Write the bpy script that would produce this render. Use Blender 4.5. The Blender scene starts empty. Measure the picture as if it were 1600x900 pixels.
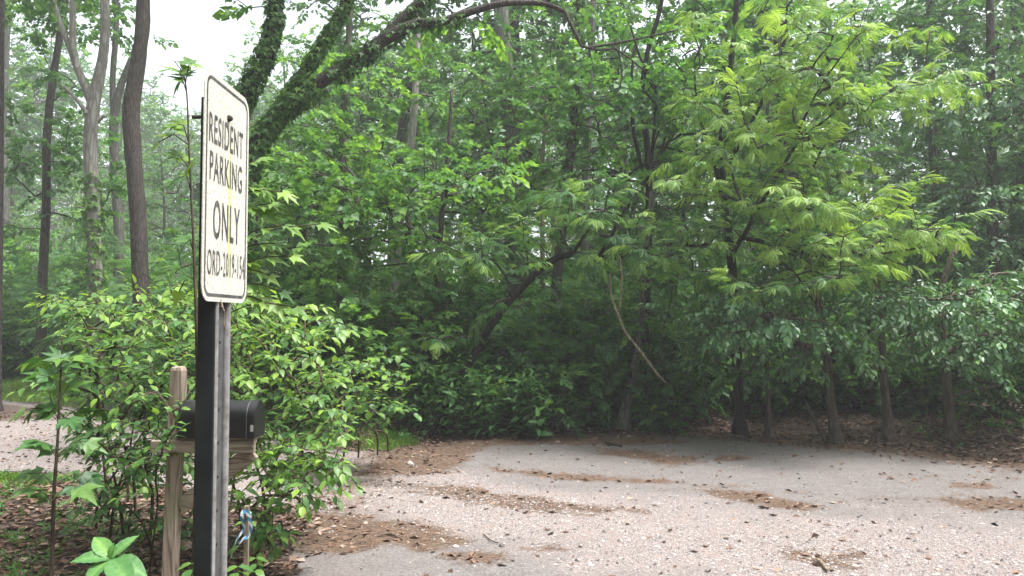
import bpy, math, random
import numpy as np
from mathutils import Vector, Matrix

R = math.radians
rng = np.random.default_rng(7)
random.seed(7)
sc = bpy.context.scene
COL = sc.collection

# ------------------------------------------------------------------ camera
CAMZ, PITCH, F = 1.65, R(2.37), 1209.0
cam_d = bpy.data.cameras.new('camera'); cam = bpy.data.objects.new('camera', cam_d); COL.objects.link(cam)
cam.location = (0, 0, CAMZ); cam.rotation_euler = (R(90) + PITCH, 0, 0)
cam_d.sensor_width = 36; cam_d.lens = 36 * F / 1600; cam_d.clip_start = 0.05; cam_d.clip_end = 800
sc.camera = cam

# ------------------------------------------------------------------ sky and sun
SUN_EL, SUN_AZ = R(70), R(105)        # azimuth clockwise from +Y: high on the right
w = bpy.data.worlds.new('World'); sc.world = w; w.use_nodes = True
nt = w.node_tree; nt.nodes.clear()
sky = nt.nodes.new('ShaderNodeTexSky'); sky.sky_type = 'NISHITA'; sky.sun_disc = False
sky.sun_elevation = SUN_EL; sky.sun_rotation = SUN_AZ; sky.dust_density = 4.0; sky.air_density = 1.0
hs = nt.nodes.new('ShaderNodeHueSaturation'); hs.inputs['Saturation'].default_value = 0.32
bg = nt.nodes.new('ShaderNodeBackground'); bg.inputs['Strength'].default_value = 0.12
wo = nt.nodes.new('ShaderNodeOutputWorld')
nt.links.new(sky.outputs[0], hs.inputs['Color']); nt.links.new(hs.outputs[0], bg.inputs[0]); nt.links.new(bg.outputs[0], wo.inputs[0])
sd = bpy.data.lights.new('sun', 'SUN'); sd.energy = 2.0; sd.angle = R(14); sd.color = (1.0, 0.98, 0.95)
sun = bpy.data.objects.new('sun', sd); COL.objects.link(sun); sun.location = (0, 0, 40)
sv = Vector((math.sin(SUN_AZ) * math.cos(SUN_EL), math.cos(SUN_AZ) * math.cos(SUN_EL), math.sin(SUN_EL)))
sun.rotation_euler = sv.to_track_quat('Z', 'Y').to_euler()
sc.view_settings.view_transform = 'Standard'; sc.view_settings.look = 'None'
sc.view_settings.exposure = 1.95; sc.view_settings.gamma = 1
sc.cycles.max_bounces = 7; sc.cycles.diffuse_bounces = 4; sc.cycles.glossy_bounces = 2
sc.cycles.transmission_bounces = 4; sc.cycles.volume_bounces = 1; sc.cycles.transparent_max_bounces = 8
sc.cycles.use_fast_gi = False

# ------------------------------------------------------------------ helpers
def P(px, py, Y):
    """the point of the place that stands Y metres out and is seen at photo pixel (px, py)"""
    u = (px - 800) / F; v = (450 - py) / F
    y = math.cos(PITCH) - v * math.sin(PITCH); z = math.sin(PITCH) + v * math.cos(PITCH)
    return np.array([u / y * Y, Y, CAMZ + z / y * Y])
def G(px, py, z=0.0):
    u = (px - 800) / F; v = (450 - py) / F
    y = math.cos(PITCH) - v * math.sin(PITCH); zz = math.sin(PITCH) + v * math.cos(PITCH)
    t = (z - CAMZ) / zz
    return np.array([u * t, y * t])
def nrm(a):
    a = np.asarray(a, float); n = np.linalg.norm(a, axis=-1, keepdims=True); return a / np.maximum(n, 1e-9)
def lattice(seed):
    return np.random.default_rng(seed).random((64, 64))
LAT = [lattice(i) for i in range(8)]
def noise2(x, y, s, k=0):
    x = np.asarray(x) / s + 17.3 * k; y = np.asarray(y) / s + 5.1 * k
    xi = np.floor(x).astype(int); yi = np.floor(y).astype(int); fx = x - xi; fy = y - yi
    fx = fx * fx * (3 - 2 * fx); fy = fy * fy * (3 - 2 * fy); L = LAT[k % 8]
    a = L[xi % 64, yi % 64]; b = L[(xi + 1) % 64, yi % 64]; c = L[xi % 64, (yi + 1) % 64]; d = L[(xi + 1) % 64, (yi + 1) % 64]
    return (a * (1 - fx) + b * fx) * (1 - fy) + (c * (1 - fx) + d * fx) * fy
def fbm(x, y, s, k=0):
    return noise2(x, y, s, k) * .5 + noise2(x, y, s * .45, k + 1) * .3 + noise2(x, y, s * .2, k + 2) * .2
def sdist(poly, x, y):
    """signed distance to a polygon, negative inside"""
    poly = np.asarray(poly, float); n = len(poly); d = np.full(np.shape(x), 1e9); ins = np.zeros(np.shape(x), bool)
    for i in range(n):
        ax, ay = poly[i]; bx, by = poly[(i + 1) % n]
        ex, ey = bx - ax, by - ay; t = np.clip(((x - ax) * ex + (y - ay) * ey) / (ex * ex + ey * ey + 1e-12), 0, 1)
        d = np.minimum(d, np.hypot(x - ax - t * ex, y - ay - t * ey))
        c = ((ay > y) != (by > y)) & (x < (bx - ax) * (y - ay) / (by - ay + 1e-12) + ax)
        ins ^= c
    return np.where(ins, -d, d)
def sstep(a, b, x):
    t = np.clip((x - a) / (b - a), 0, 1); return t * t * (3 - 2 * t)

class MB:
    """collects vertices and triangles / quads, builds ONE mesh"""
    def __init__(s): s.v = []; s.t = []; s.q = []; s.a = []; s.n = 0
    def add(s, v, tris=None, quads=None, tint=0.5):
        v = np.asarray(v, np.float32).reshape(-1, 3)
        s.v.append(v); s.a.append(np.broadcast_to(np.asarray(tint, np.float32), (len(v),)))
        if tris is not None and len(tris): s.t.append(np.asarray(tris, np.int64) + s.n)
        if quads is not None and len(quads): s.q.append(np.asarray(quads, np.int64) + s.n)
        s.n += len(v)
    def mesh(s, name, mat, smooth=False):
        me = bpy.data.meshes.new(name)
        if s.n == 0: return me
        v = np.concatenate(s.v); a = np.concatenate(s.a)
        t = np.concatenate(s.t) if s.t else np.zeros((0, 3), int); q = np.concatenate(s.q) if s.q else np.zeros((0, 4), int)
        me.vertices.add(len(v)); me.vertices.foreach_set('co', v.ravel())
        idx = np.concatenate([t.ravel(), q.ravel()]).astype(np.int32)
        st = np.concatenate([np.arange(len(t)) * 3, len(t) * 3 + np.arange(len(q)) * 4]).astype(np.int32)
        me.loops.add(len(idx)); me.loops.foreach_set('vertex_index', idx)
        me.polygons.add(len(st)); me.polygons.foreach_set('loop_start', st)
        me.polygons.foreach_set('use_smooth', np.full(len(st), bool(smooth or (mat and mat.name.endswith(('_leaf', '_blade'))))))
        at = me.attributes.new('tint', 'FLOAT', 'POINT'); at.data.foreach_set('value', a.astype(np.float32))
        me.update(calc_edges=True)
        if mat: me.materials.append(mat)
        return me
    def build(s, name, mat, parent=None, smooth=False, kind=None):
        return link(name, s.mesh(name, mat, smooth), parent, kind)
def link(name, me, parent=None, kind=None):
    o = bpy.data.objects.new(name, me); COL.objects.link(o)
    if parent is not None:
        o.parent = parent; o.matrix_parent_inverse = parent.matrix_world.inverted() if False else Matrix.Translation(-parent.location)
    if kind: o['kind'] = kind
    return o
def thing(name, label, cat, loc=(0, 0, 0), group=None):
    o = bpy.data.objects.new(name, None); COL.objects.link(o); o.location = [float(c) for c in loc]
    o.empty_display_size = .2; o['label'] = label; o['category'] = cat
    if group: o['group'] = group
    return o
def tag(o, label, cat, group=None):
    o['label'] = label; o['category'] = cat
    if group: o['group'] = group
    return o

def box(mb, c, s, M=None, bev=0.0, tint=.5):
    """box centred c, size s, with chamfered edges; M optional 3x3 rotation"""
    c = np.asarray(c, float); h = np.asarray(s, float) / 2; b = min(bev, h.min() * .45)
    if b <= 0:
        v = np.array([[x, y, z] for x in (-1, 1) for y in (-1, 1) for z in (-1, 1)]) * h
        q = [(0, 1, 3, 2), (4, 6, 7, 5), (0, 4, 5, 1), (2, 3, 7, 6), (0, 2, 6, 4), (1, 5, 7, 3)]
        if M is not None: v = v @ np.asarray(M).T
        mb.add(v + c, quads=q, tint=tint); return
    import bmesh
    bm = bmesh.new(); bmesh.ops.create_cube(bm, size=1)
    for vv in bm.verts: vv.co = Vector((vv.co.x * h[0] * 2, vv.co.y * h[1] * 2, vv.co.z * h[2] * 2))
    bmesh.ops.bevel(bm, geom=list(bm.edges), offset=b, segments=1, affect='EDGES', profile=.5)
    v = np.array([vv.co[:] for vv in bm.verts]); bm.verts.index_update()
    t = [[x.index for x in f.verts] for f in bm.faces if len(f.verts) == 3]; q = [[x.index for x in f.verts] for f in bm.faces if len(f.verts) == 4]
    bm.free()
    if M is not None: v = v @ np.asarray(M).T
    mb.add(v + c, tris=t, quads=q, tint=tint)

def resample(pts, rad, step):
    pts = np.asarray(pts, float); rad = np.asarray(rad, float)
    # Catmull-Rom through the given points
    P0 = np.vstack([2 * pts[0] - pts[1], pts, 2 * pts[-1] - pts[-2]]); out = []; rr = []
    for i in range(len(pts) - 1):
        a, b, c, d = P0[i:i + 4]; n = max(1, int(np.linalg.norm(c - b) / step))
        for k in range(n):
            t = k / n
            out.append(.5 * ((2 * b) + (-a + c) * t + (2 * a - 5 * b + 4 * c - d) * t * t + (-a + 3 * b - 3 * c + d) * t ** 3))
            rr.append(rad[i] * (1 - t) + rad[i + 1] * t)
    out.append(pts[-1]); rr.append(rad[-1])
    return np.array(out), np.array(rr)
def tube(mb, pts, rad, sides=6, lump=0.0, tint=.5, seed=0, cap=True):
    pts = np.asarray(pts, float); rad = np.broadcast_to(np.asarray(rad, float), (len(pts),)); n = len(pts)
    if n < 2: return
    T = nrm(np.gradient(pts, axis=0)); ref = np.array([1., 0, 0]) if abs(T[0][0]) < .8 else np.array([0, 1., 0])
    u = nrm(np.cross(T[0], ref)); U = [u]
    for i in range(1, n):
        u = U[-1] - T[i] * np.dot(U[-1], T[i]); U.append(nrm(u))
    U = np.array(U); W = np.cross(T, U); an = np.arange(sides) / sides * 2 * np.pi
    r = rad[:, None] * np.ones(sides)[None]
    if lump:
        L = np.cumsum(np.r_[0, np.linalg.norm(np.diff(pts, axis=0), axis=1)])
        r = r * (1 + lump * (fbm(L[:, None] * 1.0 + seed * 3.1 + 0 * an[None], (np.cos(an)[None] * .35 + seed + 0 * L[:, None]) + np.sin(an)[None] * .21, .25, seed % 5) - .5) * 2)
    v = pts[:, None] + r[..., None] * (np.cos(an)[None, :, None] * U[:, None] + np.sin(an)[None, :, None] * W[:, None])
    i = np.arange(n - 1)[:, None] * sides; j = np.arange(sides)[None]; j2 = (j + 1) % sides
    q = np.stack([i + j, i + j2, i + sides + j2, i + sides + j], -1).reshape(-1, 4)
    v = v.reshape(-1, 3)
    if cap:
        v = np.vstack([v, pts[-1:] + T[-1:] * rad[-1] * .5]); k = len(v) - 1; b = (n - 1) * sides
        mb.add(v, tris=[(b + a, b + (a + 1) % sides, k) for a in range(sides)], quads=q, tint=tint)
    else: mb.add(v, quads=q, tint=tint)

# ------------------------------------------------------------------ materials
def newmat(name):
    m = bpy.data.materials.new(name); m.use_nodes = True; t = m.node_tree; t.nodes.clear()
    return m, t, t.nodes.new('ShaderNodeOutputMaterial')
def N(t, typ, **k):
    n = t.nodes.new(typ)
    for a, b in k.items():
        if a.startswith('i_'): n.inputs[a[2:].replace('_', ' ')].default_value = b
        else: setattr(n, a, b)
    return n
def ramp(t, fac, stops):
    r = t.nodes.new('ShaderNodeValToRGB'); e = r.color_ramp.elements
    while len(e) > 1: e.remove(e[-1])
    e[0].position = stops[0][0]; e[0].color = (*stops[0][1], 1)
    for p, c in stops[1:]:
        x = e.new(p); x.color = (*c, 1)
    t.links.new(fac, r.inputs[0]); return r
def math_n(t, op, a, b=None, c=None):
    n = t.nodes.new('ShaderNodeMath'); n.operation = op
    for i, x in enumerate((a, b, c)):
        if x is None: continue
        if isinstance(x, (int, float)): n.inputs[i].default_value = x
        else: t.links.new(x, n.inputs[i])
    return n.outputs[0]
def mixc(t, f, a, b, mode='MIX'):
    n = t.nodes.new('ShaderNodeMix'); n.data_type = 'RGBA'; n.blend_type = mode
    for i, x in ((0, f), (6, a), (7, b)):
        if isinstance(x, (int, float)): n.inputs[i].default_value = x
        elif isinstance(x, tuple): n.inputs[i].default_value = (*x, 1)
        else: t.links.new(x, n.inputs[i])
    return n.outputs[2]

def leaf_mat(name, dark, mid, young, trans=.38, rough=.5, spec=.35, objvar=.25):
    m, t, out = newmat(name)
    at = N(t, 'ShaderNodeAttribute', attribute_name='tint'); oi = N(t, 'ShaderNodeObjectInfo')
    f = math_n(t, 'ADD', at.outputs['Fac'], math_n(t, 'MULTIPLY', math_n(t, 'SUBTRACT', oi.outputs['Random'], .5), objvar))
    c = ramp(t, f, [(0.0, dark), (.5, mid), (.78, tuple(.5 * (a + b) for a, b in zip(mid, young))), (1.0, young)]).outputs[0]
    no = N(t, 'ShaderNodeTexNoise', i_Scale=9.0, i_Detail=2.0); tc = N(t, 'ShaderNodeTexCoord'); t.links.new(tc.outputs['Object'], no.inputs['Vector'])
    c = mixc(t, .35, c, ramp(t, no.outputs[0], [(.3, (.55, .6, .55)), (.7, (1.25, 1.2, 1.1))]).outputs[0], 'MULTIPLY')
    p = N(t, 'ShaderNodeBsdfPrincipled', i_Roughness=rough); p.inputs['Specular IOR Level'].default_value = spec
    t.links.new(c, p.inputs['Base Color'])
    tr = N(t, 'ShaderNodeBsdfTranslucent'); tc2 = mixc(t, 1.0, c, (1.55, 1.5, .75), 'MULTIPLY'); t.links.new(tc2, tr.inputs[0])
    mx = N(t, 'ShaderNodeMixShader', i_Fac=trans); mx.inputs[0].default_value = trans
    t.links.new(p.outputs[0], mx.inputs[1]); t.links.new(tr.outputs[0], mx.inputs[2]); t.links.new(mx.outputs[0], out.inputs[0])
    return m
LEAF = {
 'locust': leaf_mat('locust_leaf', (.034, .098, .042), (.072, .184, .056), (.28, .43, .09), trans=.42),
 'maple': leaf_mat('maple_leaf', (.034, .098, .032), (.072, .182, .050), (.22, .40, .07), trans=.42),
 'elm': leaf_mat('elm_leaf', (.04, .105, .048), (.078, .18, .08), (.16, .30, .08), trans=.25, rough=.42, spec=.5),
 'far': leaf_mat('woodland_leaf', (.036, .096, .036), (.074, .178, .056), (.20, .37, .07), trans=.42),
 'shrub': leaf_mat('shrub_leaf', (.032, .095, .035), (.068, .17, .045), (.22, .36, .06), trans=.36, rough=.42, objvar=.30),
 'ivy': leaf_mat('ivy_leaf', (.03, .085, .02), (.075, .18, .03), (.22, .38, .05), trans=.35),
 'weed': leaf_mat('weed_leaf', (.05, .13, .045), (.10, .24, .07), (.25, .42, .09), trans=.35),
 'broad': leaf_mat('broad_leaf', (.06, .16, .05), (.095, .235, .07), (.20, .36, .08), trans=.3, objvar=.35),
 'grass': leaf_mat('grass_blade', (.06, .13, .02), (.13, .25, .04), (.28, .38, .08), trans=.4),
}
def bark_mat(name, c1, c2, c3=None, scale=14.0, stretch=.16, bump=.6, blotch=None, moss=0.0):
    m, t, out = newmat(name); tc = N(t, 'ShaderNodeTexCoord'); mp = N(t, 'ShaderNodeMapping'); mp.inputs['Scale'].default_value = (1, 1, stretch)
    t.links.new(tc.outputs['Object'], mp.inputs[0])
    n1 = N(t, 'ShaderNodeTexNoise', i_Scale=scale * 2, i_Detail=6.0, i_Roughness=.65, i_Distortion=.6); t.links.new(mp.outputs[0], n1.inputs['Vector'])
    n2 = N(t, 'ShaderNodeTexVoronoi', i_Scale=scale * 2.2, feature='DISTANCE_TO_EDGE'); t.links.new(mp.outputs[0], n2.inputs['Vector'])
    crack = ramp(t, n2.outputs[0], [(0, (0, 0, 0)), (.22, (1, 1, 1))]).outputs[0]
    col = ramp(t, n1.outputs[0], [(.3, c1), (.6, c2), (.8, c3 or c2)]).outputs[0]
    col = mixc(t, .7, col, mixc(t, crack, (.35, .33, .32), (1, 1, 1)), 'MULTIPLY')
    if blotch:
        n3 = N(t, 'ShaderNodeTexNoise', i_Scale=5.0, i_Detail=3.0); t.links.new(tc.outputs['Object'], n3.inputs['Vector'])
        col = mixc(t, ramp(t, n3.outputs[0], [(.5, (0, 0, 0)), (.62, (1, 1, 1))]).outputs[0], col, blotch)
    if moss:
        n4 = N(t, 'ShaderNodeTexNoise', i_Scale=3.0, i_Detail=5.0); t.links.new(tc.outputs['Object'], n4.inputs['Vector'])
        col = mixc(t, math_n(t, 'MULTIPLY', ramp(t, n4.outputs[0], [(.5, (0, 0, 0)), (.65, (1, 1, 1))]).outputs[0], moss), col, (.07, .10, .04))
    p = N(t, 'ShaderNodeBsdfPrincipled', i_Roughness=.9); p.inputs['Specular IOR Level'].default_value = .2; t.links.new(col, p.inputs['Base Color'])
    h = math_n(t, 'ADD', math_n(t, 'MULTIPLY', crack, .6), n1.outputs[0])
    b = N(t, 'ShaderNodeBump', i_Strength=bump, i_Distance=.02); t.links.new(h, b.inputs['Height']); t.links.new(b.outputs[0], p.inputs['Normal'])
    t.links.new(p.outputs[0], out.inputs[0]); return m
BARK = {
 'dark': bark_mat('dark_bark', (.045, .038, .033), (.10, .085, .075), (.15, .13, .115), scale=16),
 'black': bark_mat('blackish_bark', (.010, .009, .008), (.024, .020, .018), (.040, .034, .030), scale=12),
 'pale': bark_mat('pale_bark', (.22, .205, .18), (.36, .34, .31), (.45, .43, .40), scale=6, bump=.25, blotch=(.20, .19, .165)),
 'tan': bark_mat('tan_bark', (.085, .068, .055), (.16, .13, .105), (.23, .195, .165), scale=12, moss=.5),
 'grey': bark_mat('grey_bark', (.10, .095, .085), (.18, .17, .155), (.24, .23, .21), scale=10, moss=.6),
 'twig': bark_mat('twig_bark', (.06, .045, .035), (.11, .085, .06), scale=20, bump=.2),
 'dead': bark_mat('dead_wood', (.20, .16, .115), (.34, .28, .20), (.42, .36, .28), scale=12, bump=.4),
}

# ------------------------------------------------------------------ leaf shapes and sprays
def leaf_simple(L, W, fold=.18):                       # 2 triangles
    v = np.array([[0, 0, 0], [L * .45, W / 2, W * fold], [L, 0, -L * .06], [L * .45, -W / 2, W * fold]])
    return v, np.array([[0, 1, 2], [0, 2, 3]])
def leaf_oval(L, W, droop=.25, fold=.2):               # 10 triangles, pointed oval with a midrib fold
    xs = np.array([0, .22, .5, .78, 1.0]); ws = np.array([0, .40, .5, .30, 0]) * W
    v = []; 
    for x, wd in zip(xs, ws):
        z = -droop * L * x * x
        v += [[x * L, 0, z], [x * L * .98, wd, z + wd * fold * 2], [x * L * .98, -wd, z + wd * fold * 2]]
    f = []
    for i in range(4):
        a, b = i * 3, i * 3 + 3
        if i == 0: f += [(0, b + 1, b), (0, b, b + 2)]
        elif i == 3: f += [(a, a + 1, b), (a, b, a + 2)]
        else: f += [(a, a + 1, b + 1), (a, b + 1, b), (a, b, b + 2), (a, b + 2, a + 2)]
    return np.array(v), np.array(f)
def leaf_lobed(L, lobes=3, depth=.45, droop=.2):       # palmate leaf: pointed lobes fanned about the stalk end
    spread = {3: 55, 5: 75}[lobes]; tips = np.linspace(-spread, spread, lobes); pts = [[0, 0, 0]]
    ring = [(-.12, -.28)] if False else []
    an = []
    for i, a in enumerate(tips):
        ln = L * (1 - .28 * abs(a) / spread)
        if i > 0: an.append(((a + tips[i - 1]) / 2, ln * depth))
        an.append((a - 11, ln * .62)); an.append((a, ln)); an.append((a + 11, ln * .62))
    an = [(-spread - 45, L * .3)] + an + [(spread + 45, L * .3)]
    for a, r in an:
        pts.append([r * math.cos(R(a)), r * math.sin(R(a)), -droop * r * r / L + .06 * abs(math.sin(R(a))) * r])
    f = [(0, i, i + 1) for i in range(1, len(an))]
    v = np.array(pts); v[:, 0] += L * .05
    return v, np.array(f)
def rotm(ax, an):
    return np.array(Matrix.Rotation(an, 3, ax))
def spray(kind, seed):
    """a leafy twig lying along +X, upper side +Z: (verts, tris, tint)"""
    r = np.random.default_rng(seed); V = []; Fc = []; A = []; n = 0
    def put(lf, M, p, tint):
        nonlocal n
        v, f = lf; v = v @ M.T + p; V.append(v); Fc.append(f + n); A.append(np.full(len(v), tint)); n += len(v)
    if kind in ('maple', 'far', 'elm', 'shrub', 'far_big'):
        L, k, ll, wl, fn = {'maple': (.42, 13, .105, .085, leaf_simple), 'far': (.60, 14, .15, .10, leaf_simple), 'far_big': (.9, 16, .21, .14, leaf_simple),
                        'elm': (.40, 13, .075, .042, leaf_simple), 'shrub': (.34, 10, .085, .042, leaf_oval)}[kind]
        for i in range(k):
            u = (i + .5) / k; s = 1 if i % 2 else -1; x = L * (.08 + .9 * u)
            a = s * R(62 - 38 * u + r.normal(0, 12)) if i < k - 1 else R(r.normal(0, 10)); sz = (.75 + .5 * math.sin(u * 2.6)) * r.uniform(.8, 1.15)
            M = rotm('Z', a) @ rotm('Y', R(r.normal(14 if kind != 'elm' else 30, 14))) @ rotm('X', R(r.normal(0, 20)))
            lf = fn(ll * sz, wl * sz) if fn is leaf_simple else fn(ll * sz, wl * sz, droop=r.uniform(.1, .4))
            dz = -.10 * L * u * u
            put(lf, M, np.array([x, s * .004, dz + r.normal(0, .008)]), .36 + .30 * u + r.normal(0, .09))
    elif kind == 'locust':
        # several fern-like fronds along a short twig
        for i in range(5):
            u = (i + .6) / 5; s = 1 if i % 2 else -1
            a = s * R(58 - 46 * u + r.normal(0, 8)); Lf = r.uniform(.17, .27); x0 = .22 * u; tip = .28 + .36 * u + r.normal(0, .08)
            M0 = rotm('Z', a) @ rotm('X', R(r.normal(0, 16))); dr = r.uniform(.10, .65); k = 11
            for j in range(k):
                v = (j + .7) / k; px = Lf * v; pz = -dr * Lf * v * v
                M1 = rotm('Y', math.atan(2 * dr * v)); ln = .066 * math.sin(math.pi * (.16 + .72 * v)) ** .8
                for sd in (1, -1):
                    M = M0 @ M1 @ rotm('Z', sd * R(66 - 18 * v)) @ rotm('Y', R(12)) 
                    put(leaf_simple(ln, .019, .1), M, M0 @ np.array([px, 0, pz]) + np.array([x0, 0, 0]), np.clip(tip + .1 * v, 0, 1) + r.normal(0, .03))
            put(leaf_simple(.04, .018, .1), M0 @ rotm('Y', math.atan(2 * dr)), M0 @ np.array([Lf, 0, -dr * Lf]) + np.array([x0, 0, 0]), tip + .15)
    elif kind == 'lobed':
        L = .30
        for i in range(5):
            u = (i + .5) / 5; s = 1 if i % 2 else -1; sz = r.uniform(.075, .13)
            M = rotm('Z', s * R(55 - 40 * u + r.normal(0, 14))) @ rotm('Y', R(r.normal(25, 15))) @ rotm('X', R(r.normal(0, 22)))
            put(leaf_lobed(sz, 5 if r.random() < .5 else 3), M, np.array([L * u, 0, 0]), .5 + .35 * u + r.normal(0, .08))
    elif kind == 'weed':
        for i in range(9):
            u = (i + .5) / 9; a = i * R(137.5); sz = r.uniform(.07, .12) * (1.15 - .5 * u)
            M = rotm('X', a) @ rotm('Y', R(64 - 26 * u)) 
            put(leaf_oval(sz, sz * .48, droop=.45), M, np.array([.34 * u, 0, 0]), .35 + .35 * u + r.normal(0, .08))
    return np.concatenate(V), np.concatenate(Fc), np.concatenate(A)
SPR = {k: [spray(k, 100 + i) for i in range(5)] for k in ('maple', 'far', 'far_big', 'elm', 'shrub', 'locust', 'lobed', 'weed')}

def place_sprays(mb, kind, pos, dirs, nor, scale, tint):
    pos = np.asarray(pos); dirs = nrm(dirs); nor = np.asarray(nor); nor = nrm(nor - dirs * (nor * dirs).sum(-1, keepdims=True)); y = np.cross(nor, dirs)
    M = np.stack([dirs, y, nor], -1) * np.asarray(scale)[:, None, None]
    var = rng.integers(0, len(SPR[kind]), len(pos))
    for k in range(len(SPR[kind])):
        ix = np.nonzero(var == k)[0]
        if not len(ix): continue
        v, f, a = SPR[kind][k]
        VV = np.einsum('nij,vj->nvi', M[ix], v) + pos[ix][:, None]
        FF = f[None] + (np.arange(len(ix)) * len(v))[:, None, None]
        AA = a[None] + np.asarray(tint)[ix][:, None]
        mb.add(VV.reshape(-1, 3), tris=FF.reshape(-1, 3), tint=AA.reshape(-1))

# ------------------------------------------------------------------ growth: branches reach for given tip points
def grow(trunk_nodes, tips, step=.28, arch=.25, rtip=.006, pen=.8, maxr=.06):
    """returns chains [(points, radii)] ; tips attach to the nearest node grown so far"""
    cap = len(trunk_nodes) + len(tips) * 24; X = np.zeros((cap, 3)); n = len(trunk_nodes); X[:n] = trunk_nodes; par = -np.ones(cap, int); nt0 = n
    d0 = np.min(np.linalg.norm(tips[:, None] - trunk_nodes[None], axis=-1), axis=1); chains = []
    for ti in np.argsort(d0):
        tip = tips[ti]; D = tip - X[:n]; d = np.linalg.norm(D, axis=1); cost = d + pen * np.maximum(0, -D[:, 2] - .1 * d)
        k = int(np.argmin(cost)); L = d[k]
        if L < .08: continue
        m = int(min(20, max(2, L / step))); t = np.arange(1, m + 1) / m; p0 = X[k]
        side = rng.normal(0, .08 * L, 3)
        c = (p0 + tip) / 2 + np.array([0, 0, arch * L]) + side
        pts = (1 - t)[:, None] ** 2 * p0 + (2 * t * (1 - t))[:, None] * c + (t ** 2)[:, None] * tip
        pts[:-1] += rng.normal(0, .012 * L ** .5, (m - 1, 3))
        ids = np.arange(n, n + m); X[n:n + m] = pts; par[n] = k; par[n + 1:n + m] = ids[:-1]; n += m
        chains.append((k, ids))
    cnt = np.zeros(n)
    for k, ids in chains: cnt[ids[-1]] += 1
    for i in range(n - 1, nt0 - 1, -1): cnt[par[i]] += cnt[i] if par[i] >= 0 else 0
    rad = np.minimum(maxr, rtip * np.maximum(cnt, 1) ** .48)
    return [(np.vstack([X[k:k + 1], X[ids]]), np.r_[rad[ids[0]], rad[ids]]) for k, ids in chains]
def foliate(mb, chains, kind, gap=.22, scale=1.0, start=.3, droop=.15, tint=0.0, tipb=.0, flat=.25, spread=55, sites_out=None):
    pos = []; dirs = []; nor = []; ti = []; sc_ = []
    for pts, rad in chains:
        seg = np.linalg.norm(np.diff(pts, axis=0), axis=1); L = seg.sum(); cum = np.r_[0, np.cumsum(seg)]
        base = tint + rng.normal(0, .09)
        m = max(1, int(L * (1 - start) / gap)); s = 1 if rng.random() < .5 else -1
        for j in range(m + 1):
            l = L * start + (L * (1 - start)) * (j + rng.random() * .6) / (m + .6) if j < m else L
            l = min(l, L); i = min(len(seg) - 1, np.searchsorted(cum, l) - 1 if l > 0 else 0); i = max(i, 0)
            p = pts[i] + (pts[i + 1] - pts[i]) * ((l - cum[i]) / max(seg[i], 1e-6)); T = (pts[i + 1] - pts[i]) / max(seg[i], 1e-6)
            if j < m:
                s = -s; a = s * R(rng.normal(spread, 14)); hx = np.array([T[0], T[1], T[2] * .4]); hx /= max(np.linalg.norm(hx), 1e-6)
                d = np.array([hx[0] * math.cos(a) - hx[1] * math.sin(a), hx[0] * math.sin(a) + hx[1] * math.cos(a), hx[2] - droop + rng.normal(0, flat)])
            else: d = T + np.array([0, 0, -droop])
            pos.append(p); dirs.append(d); nor.append(np.array([rng.normal(0, flat), rng.normal(0, flat), 1.0])); ti.append(base + tipb * (l / L) ** 2 + rng.normal(0, .05)); sc_.append(scale * rng.uniform(.8, 1.2))
    if not pos: return
    place_sprays(mb, kind, np.array(pos), np.array(dirs), np.array(nor), np.array(sc_), np.array(ti))

def in_poly(poly, n, Y0, Y1, r=rng):
    """n points seen inside a pixel outline, at distances Y0..Y1"""
    poly = np.array(poly, float); lo = poly.min(0); hi = poly.max(0); out = []
    while len(out) < n:
        c = lo + (hi - lo) * r.random((n * 2, 2)); ok = sdist(poly, c[:, 0], c[:, 1]) < 0
        for q in c[ok]:
            out.append(P(q[0], q[1], r.uniform(Y0, Y1)))
            if len(out) >= n: break
    return np.array(out)
def ellipsoid(c, rad, n, shell=.55, r=rng):
    d = nrm(r.normal(0, 1, (n, 3))); t = (shell + (1 - shell) * r.random(n)) ** 1; return np.array(c) + d * t[:, None] * np.array(rad)

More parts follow.
